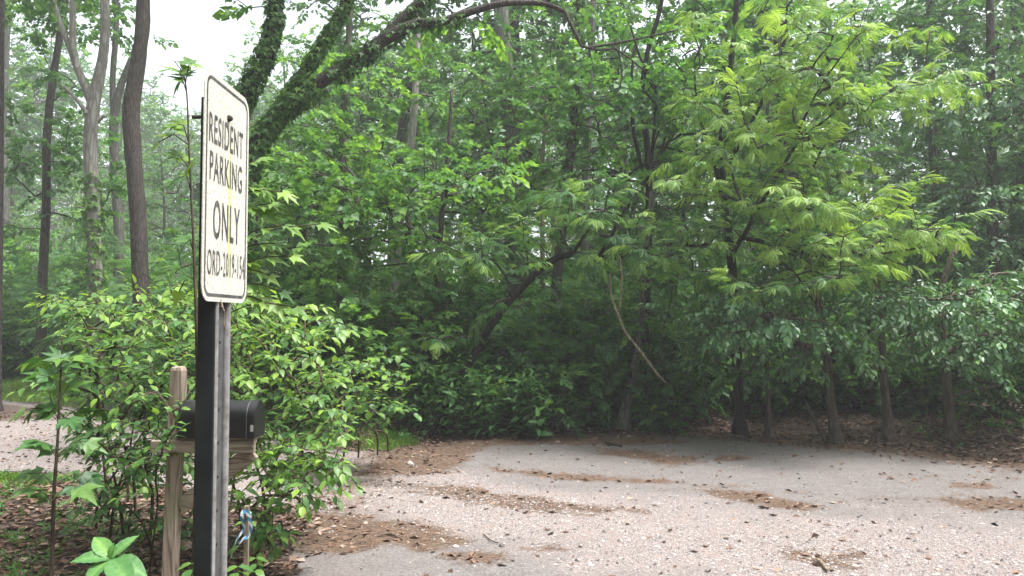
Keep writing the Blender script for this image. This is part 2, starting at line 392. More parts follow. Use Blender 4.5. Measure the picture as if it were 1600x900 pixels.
def trunkpath(pix, Y, w, step=.3, base_flare=True):
    """pix: list of (px, py[, Y]) from base to top ; w: pixel widths"""
    pts = [P(p[0], p[1], p[2] if len(p) > 2 else Y) for p in pix]
    rad = [wi / 2 / F * (p[2] if len(p) > 2 else Y) for wi, p in zip(w, pix)]
    if rad[-1] > .045:                                   # carry thick stems on above the photo's upper edge, tapering
        T = nrm(pts[-1] - pts[-2]); T = nrm(T + np.array([0, 0, .6]))
        for k, f in ((1, .7), (2, .4), (3, .12)): pts.append(pts[-1] + T * 1.3 + rng.normal(0, .12, 3) * [1, 1, 0]); rad.append(rad[len(w) - 1] * f)
    return resample(pts, rad, step)
def add_ivy(mb, pts, rad, dens, size=.06, thick=.03, tint=0.0, upb=.3):
    """ivy leaves lying shingle-like over a limb"""
    seg = np.linalg.norm(np.diff(pts, axis=0), axis=1); cum = np.r_[0, np.cumsum(seg)]; L = cum[-1]; n = int(dens * L)
    l = rng.random(n) * L; i = np.clip(np.searchsorted(cum, l) - 1, 0, len(seg) - 1); f = (l - cum[i]) / seg[i]
    p = pts[i] + (pts[i + 1] - pts[i]) * f[:, None]; T = nrm(pts[i + 1] - pts[i]); r = rad[i] * (1 - f) + rad[i + 1] * f
    rnd = nrm(rng.normal(0, 1, (n, 3))); o = nrm(rnd - T * (rnd * T).sum(-1, keepdims=True))
    clump = fbm(l * 1.0, o[:, 0] * .3 + o[:, 2] * .3, .5, 3)
    q = p + o * (r + thick * (clump * 1.8) * rng.random(n))[:, None]
    down = np.array([0, 0, -1.0]); d = nrm(down[None] * .9 + o * .55 + rng.normal(0, .35, (n, 3)))
    nor = nrm(o + np.array([0, 0, .5]) + rng.normal(0, .25, (n, 3))); nor = nrm(nor - d * (nor * d).sum(-1, keepdims=True)); y = np.cross(nor, d)
    lv, lf = leaf_lobed(1.0, 3, .55)
    M = np.stack([d, y, nor], -1) * (size * rng.uniform(.6, 1.3, n))[:, None, None]
    VV = np.einsum('nij,vj->nvi', M, lv) + q[:, None]; FF = lf[None] + (np.arange(n) * len(lv))[:, None, None]
    tt = (.35 + tint + rng.normal(0, .14, n) + upb * np.clip(o[:, 2], 0, 1) * 0 + .25 * (clump - .5))[:, None] * np.ones(len(lv))[None]
    mb.add(VV.reshape(-1, 3), tris=FF.reshape(-1, 3), tint=tt.reshape(-1))

def make_tree(name, label, cat, trunks, bark, kind, tips, leafmat=None, group=None, sides=10, lump=.12, attach_from=.35, limb_bark=None, gkw={}, fkw={}, extra=None):
    """trunks: list of (pts, rad) ; first one starts at the ground"""
    root = thing(name, label, cat, trunks[0][0][0], group)
    mb = MB(); p0_, r0_ = trunks[0]; hh = p0_[:, 2] - p0_[0, 2]; kk = len(hh)
    z_ = np.concatenate([[0, .04, .09, .16, .26, .4], hh[hh > .5]]); p0_ = np.stack([np.interp(z_, hh, p0_[:, a]) for a in range(3)], -1) if np.all(np.diff(hh) > 0) else p0_
    if len(p0_) == len(z_): p0_[0, 2] -= .05; trunks[0] = (p0_, np.interp(z_, hh, r0_) * (1 + .75 * np.exp(-z_ / .10)))
    for i, (p, r) in enumerate(trunks): tube(mb, p, r, sides, lump, seed=i + len(p))
    mb.build('trunk', BARK[bark], root, smooth=True)
    if tips is not None and len(tips):
        nodes = np.vstack([p[int(len(p) * (attach_from if i == 0 else .1)):] for i, (p, r) in enumerate(trunks)])
        ch = grow(nodes, tips, **gkw); mb = MB()
        for p, r in ch: tube(mb, p, r, 4 if r[0] < .02 else 6)
        mb.build('branches', BARK[limb_bark or bark], root, smooth=True, kind='stuff')
        mb = MB(); foliate(mb, ch, kind, **fkw)
        if extra: extra(mb)
        mb.build('crown', LEAF[leafmat or kind], root)
    return root

# ------------------------------------------------------------------ the ground
def gpoly(px): return np.array([G(a, b) for a, b in px])
ROAD = gpoly([(300, 1500), (440, 960), (478, 880), (492, 820), (545, 745), (640, 698), (720, 687), (800, 681), (930, 677), (1060, 676), (1180, 683), (1300, 693), (1450, 708), (1600, 727), (2100, 800), (3200, 980), (3200, 1500)])
DRIVE = gpoly([(620, 706), (540, 706), (430, 690), (300, 662), (150, 642), (40, 630), (-100, 617), (-400, 606), (-500, 720), (-40, 738), (130, 742), (300, 768), (484, 800), (560, 790)])
GRAV = gpoly([(430, 690), (560, 728), (700, 737), (900, 768), (1100, 783), (1300, 805), (1500, 815), (1900, 850), (2400, 1300), (1300, 1300), (1000, 915), (860, 885), (700, 845), (560, 815), (480, 790), (300, 768)])
NEED = [gpoly(p) for p in (
  [(-100, 628), (30, 634), (100, 645), (70, 655), (0, 660), (-150, 665)],
  [(480, 800), (560, 806), (680, 822), (740, 850), (700, 862), (600, 856), (520, 872), (470, 850)],
  [(580, 700), (660, 692), (730, 688), (790, 694), (740, 712), (720, 728), (690, 742), (600, 748), (550, 745)],
  [(760, 728), (900, 742), (1060, 752), (1040, 758), (900, 752), (770, 740)], [(620, 748), (760, 764), (900, 790), (1000, 800), (860, 800), (700, 778), (600, 760)], [(1040, 760), (1180, 772), (1300, 800), (1200, 795)],
  [(720, 689), (860, 684), (1010, 684), (1090, 692), (960, 697), (850, 694), (760, 699)],
  [(930, 700), (1020, 706), (1085, 716), (1100, 726), (1040, 728), (990, 716), (940, 710)],
  [(1110, 712), (1165, 713), (1170, 719), (1120, 720)],
  [(1495, 756), (1540, 754), (1545, 760), (1500, 762)],
  [(1470, 781), (1560, 779), (1640, 784), (1700, 800), (1620, 802), (1530, 796)],
  [(1210, 862), (1330, 864), (1345, 880), (1290, 892), (1240, 876)],
  [(700, 868), (760, 862), (800, 872), (760, 884)], [(820, 856), (900, 850), (930, 858), (860, 866)])]
GRASS = [gpoly(p) for p in ([(-500, 612), (40, 628), (140, 638), (170, 600), (100, 578), (-500, 575)],
  [(-60, 742), (50, 750), (80, 762), (20, 785), (-60, 800)], [(560, 722), (600, 690), (650, 690), (640, 712)])]
def gz(x, y):
    x = np.asarray(x, float); y = np.asarray(y, float); d = np.minimum(sdist(ROAD, x, y), sdist(DRIVE, x, y))
    z = .20 * sstep(.05, 1.6, d) * sstep(6.5, 9.5, y + .35 * np.abs(x)) + .07 * sstep(.0, .8, d) * (fbm(x, y, 1.3, 2) - .45)
    far = np.maximum(0, np.hypot(x, y) - 18)
    return z + np.minimum(.02 * far, 2.5) * sstep(.5, 4, d)
def masks(x, y):
    nz = fbm(x, y, .7, 1) - .5; n2 = fbm(x, y, .22, 3) - .5; n3 = fbm(x * .35, y, 1.1, 5) - .5
    dr = sdist(ROAD, x, y) + nz * .35 + n2 * .15; dd = sdist(DRIVE, x, y) + nz * .35
    grav = 1 - sstep(-.9, .8, sdist(GRAV, x, y) + nz * .9 + n3 * .9 + n2 * .5)
    grav = np.maximum(grav, 1 - sstep(-.35, .1, dd)); grav *= .55 + .8 * fbm(x * .5, y, .5, 4)
    need = np.zeros(np.shape(x))
    for p in NEED: need = np.maximum(need, 1 - sstep(-.12, .18, sdist(p, x, y) + n2 * .45 + n3 * .25))
    need = np.maximum(need, .55 * sstep(.52, .72, fbm(x * .5, y, .8, 6)) * (1 - sstep(-3.2, -1.0, dr)) * 0 + .75 * sstep(.60, .70, fbm(x * .4, y, .6, 2)) * (1 - sstep(0, 1, np.abs(y - 7.6) - 1.2)) * .6)
    need = np.maximum(need, sstep(-1.0, -.1, dr) * (dr < .4) * (y > 6) * np.where(x < -.9, .62, .95))
    soft = sstep(-.05, .12, np.minimum(dr, dd))          # forest floor and verge
    gr = np.zeros(np.shape(x))
    for p in GRASS: gr = np.maximum(gr, 1 - sstep(-.3, .35, sdist(p, x, y) + nz * 1.2))
    gr *= soft * (.15 + 1.1 * fbm(x, y, .35, 4))
    return soft, np.clip(grav * 1.0, 0, 1) * (1 - soft), need * (1 - soft * .0), gr
def ground_mat():
    m, t, out = newmat('ground_surface'); tc = N(t, 'ShaderNodeTexCoord')
    A = {k: N(t, 'ShaderNodeAttribute', attribute_name=k).outputs['Fac'] for k in ('soft', 'gravel', 'needle', 'grass')}
    def nz(scale, det=4.0, rough=.6, vec=None):
        n = N(t, 'ShaderNodeTexNoise', i_Scale=scale, i_Detail=det, i_Roughness=rough); t.links.new(vec or tc.outputs['Object'], n.inputs['Vector']); return n.outputs[0]
    fine = nz(90, 5, .7); midn = nz(6, 5); big = nz(1.1, 3)
    asph = ramp(t, nz(48, 6, .8), [(.32, (.05, .047, .047)), (.5, (.135, .128, .128)), (.66, (.27, .255, .25))]).outputs[0]
    asph = mixc(t, .6, asph, ramp(t, midn, [(.3, (.72, .70, .70)), (.7, (1.2, 1.2, 1.2))]).outputs[0], 'MULTIPLY')
    asph = mixc(t, math_n(t, 'MULTIPLY', big, .5), asph, (.165, .128, .11))
    vo = N(t, 'ShaderNodeTexVoronoi', i_Scale=110.0, i_Randomness=1.0); t.links.new(tc.outputs['Object'], vo.inputs['Vector'])
    gv = ramp(t, vo.outputs['Color'], [(0, (.16, .135, .13)), (.35, (.34, .295, .285)), (.7, (.44, .395, .38)), (1, (.54, .495, .48))]).outputs[0]
    gv = mixc(t, 1.0, gv, ramp(t, vo.outputs['Distance'], [(.25, (1, 1, 1)), (.62, (.45, .42, .40))]).outputs[0], 'MULTIPLY')
    gv = mixc(t, ramp(t, midn, [(.48, (0, 0, 0)), (.7, (.65, .65, .65))]).outputs[0], gv, (.27, .20, .17))
    col = mixc(t, ramp(t, math_n(t, 'ADD', A['gravel'], math_n(t, 'MULTIPLY', math_n(t, 'SUBTRACT', nz(22, 4, .7), .5), 1.1)), [(.15, (0, 0, 0)), (.85, (1, 1, 1))]).outputs[0], asph, gv)
    mp = N(t, 'ShaderNodeMapping'); mp.inputs['Scale'].default_value = (.35, 1, 1); mp.inputs['Rotation'].default_value = (0, 0, .5); t.links.new(tc.outputs['Object'], mp.inputs[0])
    nd = ramp(t, nz(110, 5, .8, mp.outputs[0]), [(.3, (.035, .022, .017)), (.5, (.105, .068, .049)), (.7, (.21, .15, .115))]).outputs[0]
    col = mixc(t, ramp(t, math_n(t, 'ADD', A['needle'], math_n(t, 'MULTIPLY', math_n(t, 'SUBTRACT', nz(16, 5, .75, mp.outputs[0]), .5), 1.3)), [(.38, (0, 0, 0)), (.95, (.92, .92, .92))]).outputs[0], col, nd)
    v2 = N(t, 'ShaderNodeTexVoronoi', i_Scale=24.0); t.links.new(tc.outputs['Object'], v2.inputs['Vector'])
    soil = ramp(t, v2.outputs['Color'], [(0, (.018, .012, .009)), (.45, (.052, .034, .025)), (.8, (.11, .078, .06)), (1, (.20, .155, .125))]).outputs[0]
    soil = mixc(t, .6, soil, ramp(t, nz(30, 4), [(.3, (.5, .5, .5)), (.7, (1.2, 1.2, 1.2))]).outputs[0], 'MULTIPLY')
    gs = ramp(t, nz(45, 4), [(.3, (.05, .06, .02)), (.5, (.09, .13, .035)), (.62, (.13, .18, .05)), (.75, (.20, .17, .11))]).outputs[0]
    soil = mixc(t, ramp(t, math_n(t, 'ADD', A['grass'], math_n(t, 'MULTIPLY', math_n(t, 'SUBTRACT', nz(9, 4), .5), .9)), [(.35, (0, 0, 0)), (.6, (1, 1, 1))]).outputs[0], soil, gs)
    col = mixc(t, ramp(t, math_n(t, 'ADD', A['soft'], math_n(t, 'MULTIPLY', math_n(t, 'SUBTRACT', nz(14, 5, .7), .5), .9)), [(.4, (0, 0, 0)), (.6, (1, 1, 1))]).outputs[0], col, soil)
    p = N(t, 'ShaderNodeBsdfPrincipled', i_Roughness=.85); p.inputs['Specular IOR Level'].default_value = .25; t.links.new(col, p.inputs['Base Color'])
    h = math_n(t, 'ADD', math_n(t, 'MULTIPLY', fine, .5), math_n(t, 'MULTIPLY', vo.outputs['Distance'], math_n(t, 'MULTIPLY', A['gravel'], -1.0)))
    b = N(t, 'ShaderNodeBump', i_Strength=.7, i_Distance=.014); t.links.new(h, b.inputs['Height']); t.links.new(b.outputs[0], p.inputs['Normal'])
    t.links.new(p.outputs[0], out.inputs[0]); return m
GM = ground_mat()
def sheet(name, xs, ys, keep=None, dz=0.0):
    X, Y = np.meshgrid(xs, ys); nx, ny = len(xs), len(ys); x = X.ravel(); y = Y.ravel(); z = gz(x, y) + dz
    i = (np.arange(ny - 1)[:, None] * nx + np.arange(nx - 1)[None]).ravel(); q = np.stack([i, i + 1, i + nx + 1, i + nx], -1)
    if keep is not None:
        k = keep(x, y); q = q[k[q].all(1)]
    used = np.unique(q); mp = -np.ones(len(x), int); mp[used] = np.arange(len(used)); q = mp[q]
    mb = MB(); mb.add(np.stack([x, y, z], -1)[used], quads=q); o = mb.build(name, GM, None, smooth=True); o['kind'] = 'structure'
    for k, a in zip(('soft', 'gravel', 'needle', 'grass'), masks(x[used], y[used])):
        at = o.data.attributes.new(k, 'FLOAT', 'POINT'); at.data.foreach_set('value', a.astype(np.float32))
    return o
xs = np.unique(np.r_[-300, -160, -90, -60, -45, -35, np.arange(-28, -10, .6), np.arange(-10, 9, .1), np.arange(9, 20, .6), 25, 35, 45, 60, 90, 160, 300])
ys = np.unique(np.r_[-60, -30, -15, -8, -4, -1, np.arange(1, 3, .25), np.arange(3, 14, .1), np.arange(14, 22, .3), np.arange(22, 50, 1.5), 60, 80, 120, 180, 400])
ground = sheet('ground', xs, ys)
fx = np.arange(-1.9, 8.6, .05); fy = np.arange(3.0, 12.2, .05)
road = sheet('road', np.arange(-2.4, 9.5, .06), np.arange(2.4, 12.2, .06), lambda x, y: sdist(ROAD, x, y) < 0, .004)
driveway = sheet('gravel_driveway', np.arange(-13, -.4, .08), np.arange(6.0, 17.4, .08), lambda x, y: sdist(DRIVE, x, y) < 0, .008)

def smat(name, stops, scale=3.0, rough=.85):
    m, t, out = newmat(name); at = N(t, 'ShaderNodeAttribute', attribute_name='tint')
    c = ramp(t, at.outputs['Fac'], stops).outputs[0]; tc = N(t, 'ShaderNodeTexCoord'); no = N(t, 'ShaderNodeTexNoise', i_Scale=60.0, i_Detail=3.0); t.links.new(tc.outputs['Object'], no.inputs['Vector'])
    c = mixc(t, .4, c, ramp(t, no.outputs[0], [(.3, (.6, .6, .6)), (.7, (1.3, 1.3, 1.3))]).outputs[0], 'MULTIPLY')
    p = N(t, 'ShaderNodeBsdfPrincipled', i_Roughness=rough); t.links.new(c, p.inputs['Base Color']); p.inputs['Specular IOR Level'].default_value = .3
    t.links.new(p.outputs[0], out.inputs[0]); return m
STONE = smat('stone_chips', [(0, (.07, .062, .060)), (.3, (.19, .17, .163)), (.6, (.31, .28, .27)), (1, (.47, .43, .41))])
LITTER = smat('dead_leaf_litter', [(0, (.03, .018, .013)), (.35, (.115, .062, .042)), (.65, (.22, .135, .10)), (1, (.38, .29, .23))])
NEEDLE = smat('brown_needles', [(0, (.05, .028, .018)), (.5, (.15, .088, .055)), (1, (.30, .21, .14))])
# stone template: squashed, irregular octahedron-like chip
def scatter(name, mat, tv, tf, pos, size, rot, tint, squash=None, tilt=None, kind='stuff', label=None, cat=None):
    n = len(pos); c, s = np.cos(rot), np.sin(rot); V = tv[None] * np.ones((n, 1, 1))
    V = V * (size[:, None, None] if size.ndim == 1 else size[:, None, :])
    if tilt is not None:
        ct, st = np.cos(tilt), np.sin(tilt); V = np.stack([V[..., 0], V[..., 1] * ct[:, None] - V[..., 2] * st[:, None], V[..., 1] * st[:, None] + V[..., 2] * ct[:, None]], -1)
    V = np.stack([V[..., 0] * c[:, None] - V[..., 1] * s[:, None], V[..., 0] * s[:, None] + V[..., 1] * c[:, None], V[..., 2]], -1) + pos[:, None]
    F_ = tf[None] + (np.arange(n) * len(tv))[:, None, None]
    mb = MB(); mb.add(V.reshape(-1, 3), tris=F_.reshape(-1, 3), tint=np.repeat(tint, len(tv))); o = mb.build(name, mat); o['kind'] = kind
    if label: tag(o, label, cat)
    return o
rs = np.random.default_rng(11)
sv_ = np.array([[1, 0, .1], [.3, .9, -.1], [-.8, .6, .1], [-.9, -.5, 0], [.2, -1, .1], [.1, .1, .75], [-.05, 0, -.6]])
sf_ = np.array([(0, 1, 5), (1, 2, 5), (2, 3, 5), (3, 4, 5), (4, 0, 5)])
def sample(n, x0, x1, y0, y1, fn, near=True):
    """n ground points with probability fn(x, y); denser close by"""
    out = np.zeros((0, 2))
    while len(out) < n:
        y = y0 + (y1 - y0) * rs.random(n * 3) ** (1.5 if near else 1); x = x0 + (x1 - x0) * rs.random(n * 3)
        k = (np.abs(x) < y * .72 + .6) & (rs.random(n * 3) < fn(x, y)); out = np.vstack([out, np.stack([x[k], y[k]], -1)])
    return out[:n]
def on(p, dz=0): return np.stack([p[:, 0], p[:, 1], gz(p[:, 0], p[:, 1]) + dz], -1)
def M_(i): return lambda x, y: masks(x, y)[i]
p = sample(52000, -9, 8, 3.6, 13, lambda x, y: masks(x, y)[1] ** 1.5)
sz = np.clip(rs.lognormal(-5.1, .42, len(p)), .003, .020)
scatter('gravel', STONE, sv_, sf_, on(p, .006), sz[:, None] * np.array([1, 1, .8]) * rs.uniform(.7, 1.3, (len(p), 3)), rs.random(len(p)) * 6.28, np.clip(rs.normal(.58, .2, len(p)), 0, 1), label='loose pale gravel chips strewn over the turnaround and driveway', cat='gravel')
p = sample(2500, -3, 8, 3.6, 11, lambda x, y: (1 - masks(x, y)[0]) * .5)
sz = np.clip(rs.lognormal(-4.9, .5, len(p)), .004, .022)
scatter('dark_gravel', STONE, sv_, sf_, on(p, .006), sz[:, None] * rs.uniform(.7, 1.3, (len(p), 3)), rs.random(len(p)) * 6.28, np.clip(rs.normal(.25, .2, len(p)), 0, 1), label='scattered darker gravel chips on the worn asphalt', cat='gravel')
lv_, lf_ = leaf_oval(1.0, .55, droop=-.25, fold=.25)
lv2 = np.array([[0, 0, 0], [.4, .28, .16], [1, .05, .12], [.45, -.26, .10], [.5, 0, 0]]); lf2 = np.array([(0, 4, 1), (4, 2, 1), (0, 3, 4), (3, 2, 4)])
def litter_p(x, y):
    s, g, n, gr = masks(x, y); dr = sdist(ROAD, x, y)
    return np.clip(s * (1 - gr * .75) * (y < 14), 0, 1) * 1.0 + .10 * n + .012 + .30 * sstep(-.9, -.05, dr) * (y > 5.5) * np.where(x < -.6, .35, 1)
p = sample(30000, -9.5, 8.5, 3.4, 14, litter_p); n = len(p)
scatter('leaf_litter', LITTER, lv2, lf2, on(p, .008), (rs.uniform(.03, .085, n)[:, None] * np.stack([np.ones(n), rs.uniform(.7, 1.3, n), rs.uniform(.3, 1.8, n)], -1)), rs.random(n) * 6.28, np.clip(rs.normal(.5, .25, n), 0, 1), tilt=rs.normal(0, .35, n), label='brown dead leaf litter along the verge and forest edge', cat='leaf litter')
nv_ = np.array([[0, -.5, 0], [1, 0, .02], [0, .5, .0], [.5, .6, .05]]); nf_ = np.array([(0, 1, 2)]); nv_ = nv_[:3]
p = sample(34000, -3, 8.3, 3.6, 11.6, lambda x, y: masks(x, y)[2] ** 2 * (1 - masks(x, y)[0])); n = len(p)
scatter('needle_litter', NEEDLE, nv_, nf_, on(p, .008), np.stack([rs.uniform(.03, .09, n), rs.uniform(.002, .006, n), np.ones(n) * .03], -1), rs.normal(.4, .9, n), np.clip(rs.normal(.5, .25, n), 0, 1), tilt=rs.normal(0, .3, n), label='drifts of brown needles and catkins on the pavement', cat='needles')
# grass blades and low ground cover
gv_ = np.array([[-.5, 0, 0], [.5, 0, 0], [.3, .25, .6], [0, .9, 1.0]]); gf_ = np.array([(0, 1, 2), (0, 2, 3)])
p = sample(24000, -12, 0, 4, 22, lambda x, y: masks(x, y)[3] ** 1.2, near=True); n = len(p)
hgt = rs.uniform(.02, .075, n)
scatter('grass', LEAF['grass'], gv_, gf_, on(p), np.stack([rs.uniform(.003, .006, n) * (1 + p[:, 1] / 8), hgt * .6, hgt], -1), rs.random(n) * 6.28, np.clip(rs.normal(.5, .2, n), 0, 1), label='short grass on the verges either side of the driveway', cat='grass')
mb = MB()
def cover_p(x, y):
    d = np.minimum(sdist(ROAD, x, y), sdist(DRIVE, x, y)); nn = sstep(.46, .6, fbm(x, y, .9, 5))
    return nn * ((d > .25) & (d < 4) & (y > 9.2)) * np.where(x > 2.2, .25, 1) + .5 * nn * (masks(x, y)[3] > .4) * (y < 9.2) + 1.6 * sstep(.38, .6, fbm(x, y, .5, 3)) * (y < 8) * (x < -.42 * y - .3)
p = sample(2300, -10, 9, 4, 15, cover_p, near=False); q = on(p, .015); n = len(q); a = rs.random(n) * 6.28
place_sprays(mb, 'weed', q, np.stack([np.cos(a) * 1.4, np.sin(a) * 1.4, np.ones(n)], -1), rs.normal(0, 1, (n, 3)), rs.uniform(.25, .7, n) * (.6 + .4 * (p[:, 1] > 9)), rs.normal(-.05, .1, n))
o = mb.build('ground_cover', LEAF['weed']); o['kind'] = 'stuff'; tag(o, 'low green weeds creeping along the foot of the woods', 'ground cover')
# ------------------------------------------------------------------ the street sign
def plain(name, col, rough=.6, metal=0.0, noise=None, ns=20.0, bump=0.0, spec=.5):
    m, t, out = newmat(name); p = N(t, 'ShaderNodeBsdfPrincipled', i_Roughness=rough, i_Metallic=metal); p.inputs['Specular IOR Level'].default_value = spec
    tc = N(t, 'ShaderNodeTexCoord'); no = N(t, 'ShaderNodeTexNoise', i_Scale=ns, i_Detail=6.0, i_Roughness=.65); t.links.new(tc.outputs['Object'], no.inputs['Vector'])
    c = ramp(t, no.outputs[0], [(.35, noise or tuple(x * .8 for x in col)), (.62, col)]).outputs[0]; t.links.new(c, p.inputs['Base Color'])
    if bump:
        b = N(t, 'ShaderNodeBump', i_Strength=bump, i_Distance=.004); t.links.new(no.outputs[0], b.inputs['Height']); t.links.new(b.outputs[0], p.inputs['Normal'])
    t.links.new(p.outputs[0], out.inputs[0]); return m
YN, YF, XS = 1.606, 1.879, -.645; ZB, ZT = 1.690, 2.186
SW, SH = YF - YN, ZT - ZB; SC = np.array([XS, (YN + YF) / 2, (ZB + ZT) / 2])
sign = thing('street_sign', 'white RESIDENT PARKING ONLY sign on dark steel channel post, seen edge-on at left', 'sign', (XS - .02, 1.745, 0))
def sign_mat():
    m, t, out = newmat('sign_face_white'); tc = N(t, 'ShaderNodeTexCoord'); sp = N(t, 'ShaderNodeSeparateXYZ'); t.links.new(tc.outputs['Object'], sp.inputs[0])
    def nz(s, d=5.0, r=.65, sc3=None):
        v = tc.outputs['Object']
        if sc3:
            mp = N(t, 'ShaderNodeMapping'); mp.inputs['Scale'].default_value = sc3; t.links.new(v, mp.inputs[0]); v = mp.outputs[0]
        n = N(t, 'ShaderNodeTexNoise', i_Scale=s, i_Detail=d, i_Roughness=r); t.links.new(v, n.inputs['Vector']); return n.outputs[0]
    c = ramp(t, nz(130, 6, .75), [(.30, (.28, .26, .20)), (.43, (.58, .56, .49)), (.60, (.76, .75, .69))]).outputs[0]
    c = mixc(t, ramp(t, nz(16, 6, .7, (1, 1, .35)), [(.5, (0, 0, 0)), (.75, (.4, .4, .4))]).outputs[0], c, (.50, .48, .38))
    # algae streak running down the middle
    yy = math_n(t, 'ADD', sp.outputs[1], math_n(t, 'MULTIPLY', math_n(t, 'SUBTRACT', nz(9, 3), .5), .02))
    st = ramp(t, math_n(t, 'ABSOLUTE', math_n(t, 'SUBTRACT', yy, SC[1] + .018)), [(.006, (1, 1, 1)), (.017, (0, 0, 0))]).outputs[0]
    fz = ramp(t, math_n(t, 'SUBTRACT', sp.outputs[2], 1.70), [(.02, (0, 0, 0)), (.10, (1, 1, 1)), (.30, (1, 1, 1)), (.40, (0, 0, 0))]).outputs[0]
    c = mixc(t, math_n(t, 'MULTIPLY', math_n(t, 'MULTIPLY', st, fz), math_n(t, 'MULTIPLY', nz(40), 1.1)), c, (.55, .60, .10))
    top = ramp(t, sp.outputs[2], [(0, (0, 0, 0)), (1, (1, 1, 1))]).outputs[0]
    p = N(t, 'ShaderNodeBsdfPrincipled', i_Roughness=.85); p.inputs['Specular IOR Level'].default_value = .08; t.links.new(c, p.inputs['Base Color']); t.links.new(p.outputs[0], out.inputs[0]); return m
def rrect(w, h, r, k=6):
    pts = []
    for cx, cy, a0 in ((w / 2 - r, h / 2 - r, 0), (-w / 2 + r, h / 2 - r, 90), (-w / 2 + r, -h / 2 + r, 180), (w / 2 - r, -h / 2 + r, 270)):
        for i in range(k + 1):
            a = R(a0 + 90 * i / k); pts.append((cx + r * math.cos(a), cy + r * math.sin(a)))
    return np.array(pts)
def plate(mb, w, h, r, x0, x1):
    o = rrect(w, h, r); n = len(o); a = np.c_[np.full(n, x0), o[:, 0] + SC[1], o[:, 1] + SC[2]]; b = a.copy(); b[:, 0] = x1
    v = np.vstack([a, b, [[x0, SC[1], SC[2]], [x1, SC[1], SC[2]]]]); i = np.arange(n); j = (i + 1) % n
    mb.add(v, tris=np.vstack([np.c_[i, j, np.full(n, 2 * n)][:, ::-1], np.c_[i + n, j + n, np.full(n, 2 * n + 1)]]), quads=np.c_[i, j, j + n, i + n])
mb = MB(); plate(mb, SW, SH, .036, XS - .0022, XS); panel = mb.build('sign_panel', sign_mat(), sign)
INK = plain('faded_black_ink', (.045, .045, .048), .55, noise=(.16, .16, .155), ns=60)
mb = MB(); o1, o2 = rrect(SW - .022, SH - .022, .026), rrect(SW - .035, SH - .035, .021); n = len(o1); i = np.arange(n); j = (i + 1) % n
mb.add(np.vstack([np.c_[np.full(n, XS + .0006), o1[:, 0] + SC[1], o1[:, 1] + SC[2]], np.c_[np.full(n, XS + .0006), o2[:, 0] + SC[1], o2[:, 1] + SC[2]]]), quads=np.c_[i, j, j + n, i + n])
bo = mb.build('border', INK, None); bo.parent = panel
def text_mesh(body, width, height, mat, name, M4, parent, bold=.012):
    cu = bpy.data.curves.new(name, 'FONT'); cu.body = body; cu.size = 1; cu.align_x = 'CENTER'; cu.offset = bold; cu.resolution_u = 3; cu.space_character = 1.12
    ob = bpy.data.objects.new('tmp', cu); COL.objects.link(ob); dg = bpy.context.evaluated_depsgraph_get(); me = bpy.data.meshes.new_from_object(ob.evaluated_get(dg))
    bpy.data.objects.remove(ob); co = np.zeros(len(me.vertices) * 3, np.float32); me.vertices.foreach_get('co', co); co = co.reshape(-1, 3); lo, hi = co.min(0), co.max(0)
    co[:, 0] = (co[:, 0] - (lo[0] + hi[0]) / 2) / (hi[0] - lo[0]) * width; co[:, 1] = (co[:, 1] - lo[1]) / (hi[1] - lo[1]) * height
    co = np.c_[co, np.ones(len(co))] @ np.array(M4).T; me.vertices.foreach_set('co', co[:, :3].astype(np.float32).ravel()); me.update(); me.materials.clear(); me.materials.append(mat)
    o = bpy.data.objects.new(name, me); COL.objects.link(o); o.parent = parent; return o
def signM(yc, z0): return [[0, 0, 1, XS + .0008], [1, 0, 0, yc], [0, 1, 0, z0], [0, 0, 0, 1]]
for body, y0, y1, z0, z1 in (('RESIDENT', .026, .232, 2.032, 2.096), ('PARKING', .032, .228, 1.950, 2.014), ('ONLY', .055, .217, 1.826, 1.912), ('ORD-2019-154', .026, .254, 1.747, 1.802)):
    text_mesh(body, y1 - y0, z1 - z0, INK, 'lettering', signM(YN + (y0 + y1) / 2, z0), panel, .0 if 'ORD' in body else .009)
STEEL = plain('dark_steel', (.027, .032, .032), .6, .0, noise=(.016, .019, .019), ns=9, bump=.15, spec=.25)  # post tones set by part: dark sides, pale flanges, grey web
PALE_STEEL = plain('weathered_pale_steel', (.42, .42, .43), .5, .3, noise=(.24, .225, .215), ns=30, bump=.2)
GROOVE = plain('groove_steel', (.13, .135, .14), .6, .2, noise=(.08, .08, .082), ns=30, bump=.2)
y0p, y1p = 1.695, 1.790; xb, xf = -.689, -.6485; ztop = 2.145
mb = MB(); box(mb, ((xb + xf - .002) / 2, y0p + .006, ztop / 2 - .1), (xf - xb - .002, .012, ztop + .2), bev=.002); box(mb, (xb + .004, (y0p + y1p) / 2, ztop / 2 - .1), (.008, y1p - y0p - .026, ztop + .2), bev=.001)
box(mb, ((xb + xf - .002) / 2, y1p - .006, ztop / 2 - .1), (xf - xb - .002, .012, ztop + .2), bev=.002)
mb.build('post', STEEL, sign)
mb = MB()
for yc in (y0p + .012, y1p - .011): 
    zz = np.linspace(-.2, ztop - .01, 40); tube(mb, np.c_[np.full(40, xf - .007), np.full(40, yc), zz], .0095, 8)
mb.build('flange', PALE_STEEL, sign, smooth=True)
mb = MB(); box(mb, (xf - .013, (y0p + y1p) / 2, ztop / 2 - .1), (.006, y1p - y0p - .03, ztop + .19), bev=.001); web = mb.build('web', GROOVE, sign)
HM = plain('hole_shade', (.015, .015, .015))  # dark discs painted as the shade inside the holes
for k in range(14):
    mb = MB(); tube(mb, [(xf - .0102, (y0p + y1p) / 2 + .004, .70 + k * .075), (xf - .0096, (y0p + y1p) / 2 + .004, .70 + k * .075)], .0045, 8)
    hl = mb.build('punched_hole_disc', HM, None); hl.parent = web
